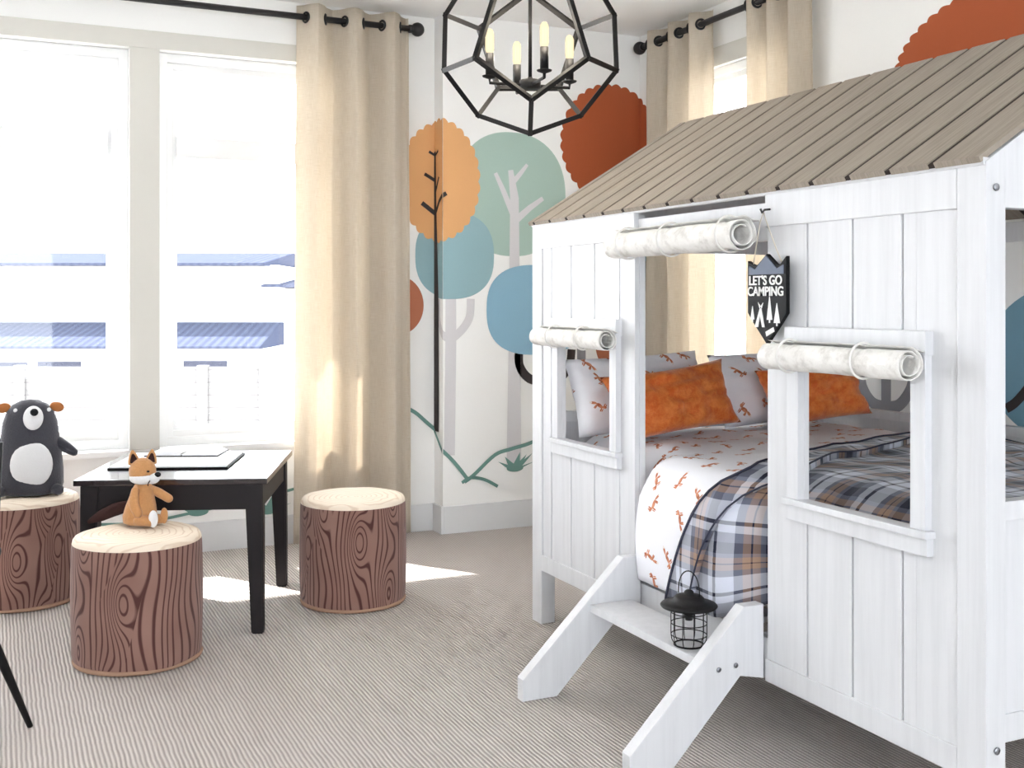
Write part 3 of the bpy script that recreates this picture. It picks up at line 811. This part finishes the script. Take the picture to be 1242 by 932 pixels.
# ------------------------------------------------------------------ rolled canvas shades
def shade(label, xc, zc, r, ya, yb, ties, top, faceX):
    root = thing('rolled_canvas_shade', label, 'shade', (xc, (ya + yb) / 2, zc), group=None)
    bm = B(); prof = []
    turns = 2.1; N = 64
    for k in range(N + 1):
        t = k / N; rr = r * (.46 + .50 * t); a = -2 * PI * turns * (1 - t) + PI * .5
        prof.append((xc + math.cos(a) * rr, zc + math.sin(a) * rr))
    end = prof[-1]
    for k in range(1, 5): prof.append((end[0] + (faceX - end[0]) * k / 4, end[1] + (top - end[1]) * k / 4))
    m = 44; grid = []
    for j in range(m + 1):
        y = ya + (yb - ya) * j / m; row = []
        for k, (x, z) in enumerate(prof):
            d = Vector((x - xc, 0, z - zc)); L = d.length or 1
            pinch = 1 - sum(.10 * math.exp(-((y - t) / .012) ** 2) for t in ties) * (1 if k <= N else 0)
            nz = 1 + .045 * noise.noise(Vector((x * 22, y * 9, z * 22))) + .03 * noise.noise(Vector((x * 50, y * 25, z * 50)))
            if k > N: pinch = nz = 1
            row.append(bm.verts.new((xc + d.x * pinch * nz, y + (.006 * noise.noise(Vector((x * 30, j, z * 30))) if j in (0, m) else 0), zc + d.z * pinch * nz)))
        grid.append(row)
    for j in range(m):
        for k in range(len(prof) - 1):
            f = bm.faces.new((grid[j][k], grid[j][k + 1], grid[j + 1][k + 1], grid[j + 1][k])); f.smooth = True
    cv = ob('canvas_roll', bm, M['canvas'], root, world=True)
    so = cv.modifiers.new('thick', 'SOLIDIFY'); so.thickness = .0022; so.offset = 0
    for t in ties:
        bm = B(); Rr = Euler((PI / 2, 0, 0)).to_matrix()
        torus(bm, (xc, t, zc + .002), r * 1.0, .0032, Rr, 28, 6); ob('tie', bm, M['tie'], root, world=True)
    return root
shade('long rolled canvas shade tied above the open bed doorway', 1.813, 1.402, .050, 2.415, 3.09, (2.47, 2.76, 3.00), 1.437, BX - .002)
shade('rolled canvas shade above the large near bed window, beside the camping sign', 1.808, 1.082, .041, 1.812, 2.30, (1.955, 2.215), 1.108, BX - .0195)
shade('small rolled canvas shade above the bed window nearest the head end', 1.810, 1.094, .039, 3.13, 3.645, (3.29, 3.50), 1.118, BX - .0195)

# ------------------------------------------------------------------ camping sign
SX = 1.848
sg = thing('camping_sign', "black shield-shaped hanging sign reading LET'S GO CAMPING", 'sign', (SX, 2.355, 1.11))
yl, yr = 2.437, 2.277
ol = [(yl, 1.330), (2.413, 1.318), (2.395, 1.318), (2.357, 1.346), (2.318, 1.318), (2.300, 1.318), (yr, 1.338), (yr, 1.190), (2.30, 1.165), (2.357, 1.108), (2.415, 1.165), (yl, 1.19)]
bm = B(); prism(bm, [(SX, y, z) for y, z in ol], (.012, 0, 0), .0015); ob('board', bm, M['sign'], sg, world=True)
bm = B(); prism(bm, [(SX - .003, y, z) for y, z in [(2.357, 1.342), (2.402, 1.306), (2.428, 1.316), (2.428, 1.292), (2.286, 1.292), (2.286, 1.316), (2.312, 1.306)]], (.003, 0, 0)); ob('mountain', bm, M['signgrey'], sg, world=True)['label'] = 'slate grey mountain shape along the top'
def text_mesh(body, size, yc, zc, x):
    cu = bpy.data.curves.new('lettering', 'FONT'); cu.body = body; cu.size = size; cu.align_x = 'CENTER'; cu.align_y = 'CENTER'; cu.extrude = .0008; cu.offset = size * .022
    to = bpy.data.objects.new('lettering_source', cu); COL.objects.link(to)
    bpy.context.view_layer.update()
    me = bpy.data.meshes.new_from_object(to.evaluated_get(bpy.context.evaluated_depsgraph_get()))
    bpy.data.objects.remove(to); bpy.data.curves.remove(cu)
    bm = B(); bm.from_mesh(me); bpy.data.meshes.remove(me)
    for v in bm.verts: v.co = Vector((x - v.co.z, yc - v.co.x, zc + v.co.y))
    return bm
for body, size, zc in (("LET'S GO", .034, 1.275), ("CAMPING", .034, 1.246)):
    o = ob('lettering', text_mesh(body, size, 2.361, zc, SX - .0012), M['signwhite'], sg, world=True, recalc=False); o['label'] = 'white painted lettering'
bm = B()
def flat(pts): prism(bm, [(SX - .002, 2.357 - y, 1.11 + z) for y, z in pts], (.002, 0, 0))
flat([(-.048, .042), (-.026, .092), (-.020, .092), (-.006, .042), (-.016, .042), (-.026, .074), (-.034, .042)])      # tent
flat([(-.027, .092), (-.034, .108), (-.024, .098)]); flat([(-.019, .092), (-.013, .107), (-.022, .098)])
for y, z0, h, w in ((.014, .062, .062, .011), (.044, .054, .052, .012), (-.058, .062, .036, .008)):
    flat([(y - w, z0), (y, z0 + h), (y + w, z0), (y + .002, z0), (y + .002, z0 - .008), (y - .002, z0 - .008), (y - .002, z0)])
flat([(-.002, .030), (.030, .043), (.034, .032), (.002, .018)])                                                                  # log
ob('tent_and_trees', bm, M['signwhite'], sg, world=True)['label'] = 'white tent, three fir trees and a log'
bm = B(); tube(bm, [(SX + .004, 2.418, 1.318), (SX + .002, 2.402, 1.37), (SX, 2.384, 1.43), (SX + .002, 2.372, 1.458), (SX, 2.356, 1.43), (SX + .002, 2.320, 1.36), (SX + .004, 2.296, 1.318)], .0018, 6)
ob('cord', bm, M['cord'], sg, world=True)
bm = B(); tube(bm, [(BX - .002, 2.372, 1.466), (BX - .02, 2.372, 1.464), (SX - .003, 2.372, 1.456), (SX - .008, 2.372, 1.466)], .003, 8); ob('hook', bm, M['rodm'], sg, world=True)

# ------------------------------------------------------------------ lantern on the ladder tread
lt = thing('camping_lantern', 'black wire-cage lantern standing on the ladder tread of the bed', 'lantern', (1.738, 2.555, .2705))
bm = B(); r = .049
for z, rr in ((.003, .040), (.030, r), (.062, r), (.092, r)): torus(bm, (0, 0, z), rr, .0015 if z > .01 else .0026, None, 36, 6)
for k in range(10):
    a = 2 * PI * k / 10; c_, s_ = math.cos(a), math.sin(a)
    tube(bm, [(c_ * .040, s_ * .040, .003), (c_ * (r - .002), s_ * (r - .002), .016), (c_ * r, s_ * r, .03), (c_ * r, s_ * r, .106)], .0013, 6)
ob('wire_cage', bm, M['black'], lt)
bm = B(); lathe(bm, [(0, .104), (.058, .104), (.076, .107), (.079, .111), (.076, .115), (.060, .118), (.045, .122), (.042, .131), (.036, .137), (.024, .140), (.014, .142), (.013, .149), (.008, .153), (0, .154)], 40); ob('lid', bm, M['black'], lt)
bm = B(); lathe(bm, [(0, .104), (.020, .104), (.020, .09), (.014, .086), (.010, .07), (0, .068)], 20); ob('lamp_socket', bm, M['rodm'], lt)
bm = B(); hp = [(.034 * math.cos(PI * k / 14), 0, .140 + .065 * math.sin(PI * k / 14) ** .8) for k in range(15)]; tube(bm, hp, .0018, 6)
h_ = ob('carry_handle', bm, M['rodm'], lt); h_.rotation_euler = (0, 0, -1.15)

# ------------------------------------------------------------------ curtains and rods
def curtain(label, axis, a0, a1, base, amp, folds, ztop, zbot, phase, zrod, grom=True):
    """grommet curtain hanging in folds; axis 'x' or 'y' is the run direction"""
    n_ = folds * 28; m = 30
    mid = (a0 + a1) / 2
    root = thing('curtain', label, 'curtain', (mid, base, zbot) if axis == 'x' else (base, mid, zbot))
    bm = B(); uvl = bm.loops.layers.uv.new('UVMap'); uvc = {}; grid = []
    def pos(t, z):
        th = 2 * PI * folds * t + phase
        s = math.sin(th); s = math.copysign(abs(s) ** .6, s)
        sp = 1 + .05 * (1 - (z - zbot) / (ztop - zbot))
        a = mid + (t - .5) * (a1 - a0) * sp + .10 * (a1 - a0) / folds * math.sin(2 * th) * .5
        d = amp * s * (1 + .10 * noise.noise(Vector((t * 7, z * 1.2, a0)))) + .008 * noise.noise(Vector((t * 9, z * 2.5, a0 + 4)))
        return (a, base - d, z) if axis == 'x' else (base - d, a, z)
    for j in range(m + 1):
        z = zbot + (ztop - zbot) * j / m; row = []; s = 0; pv = None
        for i in range(n_ + 1):
            p = Vector(pos(i / n_, z))
            if pv is not None: s += (p - pv).length
            pv = p; v = bm.verts.new(p); uvc[v] = (s, z); row.append(v)
        grid.append(row)
    for j in range(m):
        for i in range(n_):
            f = bm.faces.new((grid[j][i], grid[j][i + 1], grid[j + 1][i + 1], grid[j + 1][i])); f.smooth = True
            for l in f.loops: l[uvl].uv = uvc[l.vert]
    cl = ob('curtain_cloth', bm, M['linen'], root, world=True)
    so = cl.modifiers.new('thick', 'SOLIDIFY'); so.thickness = .002; so.offset = 0
    k = math.ceil((phase) / PI)
    while True:
        t = (k * PI - phase) / (2 * PI * folds)
        if t > 1.0: break
        if t > 0.005:
            p = Vector(pos(t, zrod)); q = Vector(pos(min(1, t + .004), zrod)); tt = (q - p).normalized()
            nrm = tt.cross(Vector((0, 0, 1)))
            Rr = nrm.to_track_quat('Z', 'Y').to_matrix()
            bm = B(); torus(bm, p, .024, .0062, Rr, 24, 8); ob('grommet', bm, M['rodm'], root, world=True)
        k += 1
    return root
YR = YW - .125; ZROD = 2.632
curtain('linen curtain at the right end of the big left window, beside the tree mural', 'x', 1.375, 1.965, YR, .05, 3, 2.695, .015, -.9, ZROD)
curtain('linen curtain in the room corner, on the left side of the right-hand window', 'y', 5.20, 4.60, XR - .082, .036, 3, 2.695, .015, -.6, ZROD)
curtain('linen curtain above the bed roof, on the right side of the right-hand window', 'y', 4.30, 3.85, XR - .082, .036, 3, 2.695, .015, -.2, ZROD)
def rod(label, axis, a0, a1, base, cap0, cap1):
    P = (lambda a, d=0, z=ZROD: (a, base + d, z)) if axis == 'x' else (lambda a, d=0, z=ZROD: (base + d, a, z))
    root = thing('curtain_rod', label, 'curtain rod', P((a0 + a1) / 2))
    bm = B(); tube(bm, [P(a0), P(a1)], .0155, 18); ob('pole', bm, M['rodm'], root, world=True)
    s = 1 if a1 > a0 else -1
    for on, a, d in ((cap0, a0, -s), (cap1, a1, s)):
        if not on: continue
        bm = B(); ell(bm, P(a + d * .035), (.036, .036, .036)); tube(bm, [P(a - d * .012), P(a + d * .008)], .021, 18); ob('finial', bm, M['rodm'], root, world=True)
    for a in (a0 + s * .04, a1 - s * .04):
        bm = B(); depth = (YW - base) if axis == 'x' else (XR - base)
        tube(bm, [P(a), P(a, depth * .5), P(a, depth - .004)], .008, 10); ob('bracket', bm, M['rodm'], root, world=True)
rod('long dark metal curtain rod with ball finial over the left window', 'x', -2.1, 1.955, YR, True, True)
rod('dark metal curtain rod over the right-hand window near the ceiling', 'y', 5.235, 3.70, XR - .082, True, True)

# ------------------------------------------------------------------ chandelier
CH = Vector((1.67, 3.414, 2.112)); CR = .314
ch = thing('chandelier', 'black open dodecahedron cage chandelier with candle bulbs hanging from the ceiling', 'chandelier', CH)
phi = (1 + 5 ** .5) / 2
dv = [Vector(v) for v in [(x, y, z) for x in (-1, 1) for y in (-1, 1) for z in (-1, 1)]]
for a in (-1, 1):
    for b in (-1, 1): dv += [Vector((0, a / phi, b * phi)), Vector((a / phi, b * phi, 0)), Vector((a * phi, 0, b / phi))]
dv = [v.normalized() for v in dv]
Q = dv[0].rotation_difference(Vector((0, 0, -1))); dv = [Q @ v for v in dv]
low = min((v for v in dv if v.z > -.99 and v.z < -.7), key=lambda v: math.atan2(v.y, v.x))
fw = math.atan2(-math.cos(YAW), -math.sin(YAW)) + .0                          # one lower edge turned to the room
cd = math.atan2(-CH.y, -CH.x)
Qz = Matrix.Rotation(cd - math.atan2(low.y, low.x) + .02, 3, 'Z'); dv = [Qz @ v * CR for v in dv]
el_ = min((dv[0] - v).length for v in dv[1:])
for i in range(20):
    for j in range(i):
        if abs((dv[i] - dv[j]).length - el_) < 1e-3:
            bm = B(); a, b = dv[i], dv[j]; t = (b - a).normalized(); o_ = ((a + b) / 2).normalized(); s_ = t.cross(o_)
            hw = .0078; q = []
            a2, b2 = a - t * .004, b + t * .004
            prism(bm, [a2 + o_ * hw + s_ * hw, a2 + o_ * hw - s_ * hw, a2 - o_ * hw - s_ * hw, a2 - o_ * hw + s_ * hw], b2 - a2, .0012)
            ob('cage_bar', bm, M['black'], ch)
bm = B(); tube(bm, [(0, 0, -.135), (0, 0, H - CH.z - .03)], .0065, 12); ob('stem', bm, M['black'], ch)
bm = B(); lathe(bm, [(0, -.03), (.02, -.03), (.055, -.022), (.062, -.002), (0, -.002)], 32, (0, 0, H - CH.z)); ob('ceiling_canopy', bm, M['black'], ch)
bm = B(); lathe(bm, [(0, -.16), (.034, -.16), (.037, -.157), (.037, -.133), (.034, -.13), (.010, -.13), (.008, -.12), (0, -.12)], 28); ob('hub', bm, M['black'], ch)
for k in range(4):
    a = cd + .33 + k * PI / 2; c_, s_ = math.cos(a), math.sin(a); R_ = .145
    bm = B(); tube(bm, [(c_ * .03, s_ * .03, -.148), (c_ * R_, s_ * R_, -.148), (c_ * R_, s_ * R_, -.13)], .0055, 10)
    lathe(bm, [(0, -.135), (.006, -.135), (.024, -.128), (.026, -.124), (.006, -.124), (0, -.124)], 22, (c_ * R_, s_ * R_, 0))
    arm = ob('arm', bm, M['black'], ch)
    bm = B(); lathe(bm, [(0, -.125), (.0145, -.125), (.0145, -.048), (0, -.048)], 20, (c_ * R_, s_ * R_, 0)); ob('candle_sleeve', bm, M['black'], arm)
    bm = B(); lathe(bm, [(0, -.048), (.011, -.048), (.0155, -.036), (.0155, .018), (.012, .03), (.006, .036), (0, .037)], 20, (c_ * R_, s_ * R_, 0)); ob('bulb', bm, M['bulb'], arm)['label'] = 'glowing warm tubular bulb'
    bm = B()
    for q in (-.005, .005): tube(bm, [(c_ * R_ + q, s_ * R_, -.035), (c_ * R_ + q, s_ * R_, .018)], .0016, 6)
    ob('filament', bm, M['filament'], arm)
    ld = bpy.data.lights.new('bulb_light', 'POINT'); ld.energy = 0.7; ld.color = (1.0, .88, .72); ld.shadow_soft_size = .03
    lo = bpy.data.objects.new('bulb_light', ld); COL.objects.link(lo); lo.parent = arm; lo.location = (c_ * R_, s_ * R_, 0)

# ------------------------------------------------------------------ stump poufs
def stump(label, loc, rotz, R, Hh):
    root = thing('stump_stool', label, 'stool', loc, rotz, 'tree stump stools')
    n_, m = 64, 22
    bm = B(); uvl = bm.loops.layers.uv.new('UVMap'); grid = []
    def rad(a, z):
        w = 1 + .012 * math.sin(3 * a + 1) + .010 * noise.noise(Vector((math.cos(a) * 2, math.sin(a) * 2, z * 5)))
        t = z / Hh; b = 1 + .018 * math.sin(PI * t)
        e = 1.0
        if t < .08: e = .955 + .045 * math.sin(PI / 2 * t / .08)
        if t > .92: e = .94 + .06 * math.sin(PI / 2 * (1 - t) / .08)
        return R * w * b * e
    for j in range(m + 1):
        z = .012 + (Hh - .025 - .012) * j / m
        grid.append([bm.verts.new((rad(2 * PI * i / n_, z) * math.cos(2 * PI * i / n_), rad(2 * PI * i / n_, z) * math.sin(2 * PI * i / n_), z)) for i in range(n_)])
    for j in range(m):
        for i in range(n_):
            q = (i + 1) % n_
            f = bm.faces.new((grid[j][i], grid[j][q], grid[j + 1][q], grid[j + 1][i])); f.smooth = True
            for l, (ii, jj) in zip(f.loops, ((i, j), (i + 1, j), (i + 1, j + 1), (i, j + 1))): l[uvl].uv = (2 * PI * R * ii / n_, Hh * jj / m)
    ob('side_cover', bm, M['bark'], root)
    bm = B(); prof_n = 8; rings = []
    for k in range(prof_n + 1):
        t = k / prof_n; ring = []
        for i in range(n_):
            a = 2 * PI * i / n_; rr = rad(a, Hh - .026) * math.cos(t * PI / 2 * .98) ** .55 if t < 1 else .004
            z = Hh - .028 + .028 * math.sin(min(1, t * 2.2) * PI / 2) + .006 * noise.noise(Vector((rr * 12 * math.cos(a), rr * 12 * math.sin(a), 2))) * t
            ring.append(bm.verts.new((rr * math.cos(a), rr * math.sin(a), z)))
        rings.append(ring)
    for A, C_ in zip(rings, rings[1:]):
        for i in range(n_): f = bm.faces.new((A[i], A[(i + 1) % n_], C_[(i + 1) % n_], C_[i])); f.smooth = True
    bm.faces.new(rings[-1]); ob('top_cushion', bm, M['top'], root)['label'] = 'pale tan top printed with growth rings'
    bm = B(); torus(bm, (0, 0, .011), R * .965, .009, None, 64, 8); ob('bottom_piping', bm, M['piping'], root)['label'] = 'tan piping round the base'
    bm = B(); lathe(bm, [(0, .002), (R * .955, .002), (R * .955, .016), (0, .016)], 48); ob('base_cloth', bm, M['pipe'], root)
    return root
s1 = stump('brown wood-grain stump stool in front of the dark table, with the fox toy on it', (.449, 3.974, 0), .6, .212, .43)
dup(s1, (1.329, 4.360, 0), 2.2, 'brown wood-grain stump stool standing empty beside the long left curtain', 'tree stump stools')
dup(s1, (.108, 4.935, 0), 4.1, 'brown wood-grain stump stool at the left edge, with the bear toy on it', 'tree stump stools')

# ------------------------------------------------------------------ plush toys
br = thing('bear_plush', 'charcoal grey plush bear with white belly and snout sitting on the left stool', 'plush toy', (.135, 4.93, .4345), -.12)
bm = B(); lathe(bm, [(0, .0), (.09, .0), (.118, .008), (.128, .04), (.127, .10), (.120, .17), (.112, .23), (.104, .29), (.090, .335), (.066, .365), (.035, .381), (0, .386)], 40)
for v in bm.verts: v.co.y *= .78
ob('body', bm, M['plush'], br)
bm = B(); ell(bm, (.012, -.082, .128), (.080, .024, .094), Euler((-.04, 0, 0)).to_matrix()); ob('belly_patch', bm, M['plushw'], br)['label'] = 'white oval belly'
bm = B(); ell(bm, (.018, -.076, .316), (.038, .026, .049), Euler((-.22, 0, 0)).to_matrix()); sn = ob('snout', bm, M['plushw'], br); sn['label'] = 'white oval snout'
bm = B(); ell(bm, (.024, -.101, .341), (.0155, .012, .015)); ob('nose', bm, M['plushb'], sn)['label'] = 'black nose'
for x in (-.050, .075):
    bm = B(); ell(bm, (x, -.052 if x < 0 else -.050, .346), (.008, .005, .0085)); ob('eye', bm, M['plushw'], br)['label'] = 'white eye'
for x, s_ in ((-.094, -1), (.095, 1)):
    bm = B(); ell(bm, (x + .006 * s_, 0, .352), (.028, .012, .020), Euler((0, .25 * s_, 0)).to_matrix(), 18, 10); ob('ear', bm, M['plusht'], br)['label'] = 'caramel brown ear'
    bm = B(); rtube(bm, [(s_ * .105, -.01, .208), (s_ * .140, -.025, .185), (s_ * .168, -.03, .166)], [.024, .022, .016]); ob('arm', bm, M['plush'], br)
    bm = B(); rtube(bm, [(s_ * .085, -.035, .024), (s_ * .112, -.075, .022)], [.024, .022]); ob('foot', bm, M['plush'], br)

fx = thing('fox_plush', 'orange brown plush fox with white muzzle sitting on the front stump stool', 'plush toy', (.462, 4.075, .436), -.10)
bm = B(); lathe(bm, [(0, 0), (.036, 0), (.054, .010), (.058, .032), (.052, .065), (.042, .100), (.034, .128), (.026, .145), (0, .152)], 30)
for v in bm.verts: v.co.y *= .85; v.co.x += .10 * v.co.z
ob('body', bm, M['foxo'], fx)
bm = B(); ell(bm, (.012, -.010, .188), (.046, .042, .048), Euler((0, .1, 0)).to_matrix()); hd = ob('head', bm, M['foxo'], fx)
bm = B(); ell(bm, (.014, -.014, .166), (.047, .041, .024)); ell(bm, (.044, -.028, .164), (.026, .024, .020)); ob('muzzle', bm, M['plushw'], hd)['label'] = 'white muzzle and cheeks'
bm = B(); ell(bm, (.062, -.040, .178), (.011, .010, .009)); ob('nose', bm, M['plushb'], hd)['label'] = 'black nose'
bm = B(); tube(bm, [(.036, -.052, .160), (.030, -.053, .150), (.029, -.050, .142)], .0016, 6); ob('mouth', bm, M['plushb'], hd)['label'] = 'black stitched mouth'
for x, y in ((.030, -.050), (.056, -.012)):
    bm = B(); ell(bm, (x, y, .192), (.005, .004, .0035)); ob('eye', bm, M['plushb'], hd)['label'] = 'black eye'
for x in (-.016, .040):
    bm = B(); lathe(bm, [(0, -.008), (.020, 0), (.019, .014), (.012, .034), (.004, .048), (0, .050)], 18, (x, -.004, .214), rot=Euler((0, -.12 if x < 0 else .10, 0)).to_matrix())
    for v in bm.verts: v.co.y = -.004 + (v.co.y + .004) * .5
    e_ = ob('ear', bm, M['foxo'], fx)
    bm = B(); lathe(bm, [(0, .002), (.013, .004), (.011, .016), (.005, .032), (0, .036)], 14, (x, -.013, .216), rot=Euler((0, -.12 if x < 0 else .10, 0)).to_matrix())
    for v in bm.verts: v.co.y = -.013 + (v.co.y + .013) * .3
    ob('inner_ear', bm, M['foxd'], e_)['label'] = 'dark brown inner ear'
bm = B(); rtube(bm, [(-.012, -.034, .125), (-.018, -.052, .085), (-.004, -.060, .050)], [.014, .017, .016]); ob('arm', bm, M['foxo'], fx)
bm = B(); rtube(bm, [(.036, .004, .126), (.066, .002, .108), (.100, -.004, .086)], [.012, .016, .015]); ob('arm', bm, M['foxo'], fx)
bm = B(); rtube(bm, [(.0, -.040, .022), (.040, -.070, .020)], [.021, .018]); l1 = ob('leg', bm, M['foxo'], fx)
bm = B(); ell(bm, (.046, -.076, .030), (.016, .014, .030)); ob('paw', bm, M['plushw'], l1)['label'] = 'white foot'
bm = B(); rtube(bm, [(.02, .0, .022), (.075, -.020, .018)], [.020, .016]); l2 = ob('leg', bm, M['foxo'], fx)
bm = B(); ell(bm, (.084, -.024, .030), (.013, .014, .028)); ob('paw', bm, M['foxo'], l2)
bm = B(); rtube(bm, [(-.030, .045, .060), (-.075, .075, .045), (-.125, .105, .020), (-.165, .125, -.002)], [.019, .023, .020, .008]); ob('tail', bm, M['foxd'], fx)['label'] = 'dark brown tapered tail'

# ------------------------------------------------------------------ play table with pads
TA = -.362
tb = thing('play_table', 'low dark espresso square table under the window between the stump stools', 'table', (.715, 4.51, 0), TA)
tw, td, th = .69, .76, .575
bm = B(); box(bm, -tw / 2, tw / 2, -td / 2, td / 2, th - .022, th, .004); ob('table_top', bm, M['table'], tb)
bm = B(); q = .035
for y in (-td / 2 + .026, td / 2 - .046): box(bm, -tw / 2 + .06, tw / 2 - .06, y, y + .02, th - .118, th - .022, .002)
for x in (-tw / 2 + .026, tw / 2 - .046): box(bm, x, x + .02, -td / 2 + .06, td / 2 - .06, th - .118, th - .022, .002)
ob('apron', bm, M['tableleg'], tb)
for sx in (-1, 1):
    for sy in (-1, 1):
        bm = B(); r = bmesh.ops.create_cube(bm, size=1.0)
        for v in r['verts']:
            top = v.co.z > 0; w = .066 if top else .044
            cx = sx * (tw / 2 - .052 + (0 if top else .014)); cy = sy * (td / 2 - .052 + (0 if top else .010))
            v.co = Vector((cx + v.co.x * w, cy + v.co.y * w, (th - .022) if top else 0))
        bmesh.ops.bevel(bm, geom=bm.edges[:], offset=.004, segments=2, affect='EDGES'); ob('leg', bm, M['tableleg'], tb)
pd = thing('sketch_pad', 'wide sketch pad with white sheets on a black board lying on the dark table', 'sketch pad', (.70, 4.62, th), TA)
bm = B(); box(bm, -.24, .215, -.235, .17, .0005, .006, .001); ob('backing_board', bm, M['sign'], pd)['label'] = 'black backing board'
bm = B(); box(bm, -.234, .209, -.229, .164, .006, .012, .001); ob('paper_sheets', bm, M['paper'], pd)['label'] = 'stack of white sheets'
bk = thing('open_book', 'open picture book with white pages lying on the sketch pad', 'book', (.73, 4.74, th + .012), TA - .05)
bm = B(); box(bm, -.15, .15, -.10, .10, .0005, .004, .001); ob('cover', bm, M['sign'], bk)['label'] = 'black cover edge'
for s_ in (-1, 1):
    bm = B(); g = []
    for i in range(9):
        x = s_ * (.003 + .142 * i / 8); z = .004 + .016 * math.sin(PI * min(1, (i / 8) * .9 + .1)) ** .7
        g.append([bm.verts.new((x, y, z)) for y in (-.095, .095)] + [bm.verts.new((x, y, .004)) for y in (-.095, .095)])
    for A, C_ in zip(g, g[1:]):
        for a, b in ((0, 1), (2, 3)): f = bm.faces.new((A[a], A[b], C_[b], C_[a])); f.smooth = True
        for a, b in ((0, 2), (1, 3)): bm.faces.new((A[a], A[b], C_[b], C_[a]))
    ob('page_block', bm, M['paper'], bk)

# ------------------------------------------------------------------ chair at the left edge (one tapered leg in view)
cr = thing('side_chair', 'black chair at the left edge with one slim tapered leg showing', 'chair', (-.16, 3.62, 0), -.20)
bm = B(); box(bm, -.215, .145, -.19, .21, .43, .455, .012); ob('seat', bm, M['chair'], cr)
bm = B(); prism(bm, [(-.205, .20, .50), (.135, .20, .50), (.145, .215, .78), (-.215, .215, .78)], (0, .018, .0), .006); ob('backrest', bm, M['chair'], cr)
for x0, y0, x1, y1 in ((.12, -.14, .283, -.112), (-.17, -.14, -.30, -.20), (.04, .16, .02, .20), (-.17, .16, -.26, .26)):
    bm = B(); tube(bm, [(x0, y0, .435), ((x0 + x1) / 2, (y0 + y1) / 2, .22), (x1, y1, 0)], [.017, .014, .008], 14); ob('leg', bm, M['chair'], cr)
for x in (-.18, .11):
    bm = B(); tube(bm, [(x, .195, .44), (x, .205, .52)], .010, 10); ob('back_post', bm, M['chair'], cr)

# ------------------------------------------------------------------ outside the window
bm = B(); box(bm, -60, 60, YW + .15, 120, -1.5, -1.4); ob('ground', bm, M['ground'], kind='structure')
OUT = -YAW
hs = thing('neighbour_house', 'white neighbouring house with two bands of pale blue ribbed roof outside the window', 'house', (30 * math.sin(YAW), 30 * math.cos(YAW), -1.4), OUT)
zo = 1.4
bm = B(); box(bm, -24, -6.6, 1.2, 9, 0, 2.25 + zo, .02); box(bm, -26, -6.85, -1.2, 1.2, 0, .02 + zo, .02); box(bm, -6.62, -5.9, 2.0, 8, 0, 1.6 + zo, .02); ob('wall', bm, M['stucco'], hs)
for (x0, x1, y0, y1, z0, z1) in ((-16.4, -6.83, .5, 5, 2.22, 2.74), (-7.0, -6.3, .8, 5, 1.62, 1.98), (-25, -6.45, -1.7, 1.3, .0, .64)):
    bm = B(); prism(bm, [(x0, y0, z0 + zo), (x0, y0, z0 + .07 + zo), (x0, y1 - .4, z1 + zo), (x0, y1, z1 + zo), (x0, y1, z0 + zo)], (x1 - x0, 0, 0), .01); ob('roof', bm, M['ribroof'], hs)['label'] = 'pale blue ribbed roof'
for (x0, x1, z0, z1) in ((-13.75, -12.6, -.66, -.36), (-12.35, -11.2, -.62, -.34), (-9.6, -8.75, -.6, -.34), (-8.55, -7.4, -.6, -.32)):
    bm = B(); box(bm, x0 - .06, x1 + .06, -1.26, -1.18, z0 - .06 + zo, z1 + .06 + zo, .01); w_ = ob('window', bm, M['stucco'], hs)
    bm = B(); box(bm, x0, x1, -1.275, -1.25, z0 + zo, z1 + zo); ob('pane', bm, M['pane'], w_)['label'] = 'grey glass'
fn = thing('garden_fence', 'pale horizontal board fence with posts outside the left window', 'fence', (13.2 * math.sin(YAW), 13.2 * math.cos(YAW), -1.4), OUT)
bm = B()
for k in range(13):
    z = .03 + k * .14; box(bm, -8.4, -2.9, -.012, .012, z, z + .132, .004)
ob('board_panel', bm, M['fence'], fn)
for x in (-7.9, -5.87, -3.69, -2.95):
    bm = B(); box(bm, x - .065, x + .065, -.05, .05, 0, 1.86, .006); ob('post', bm, M['fence'], fn)
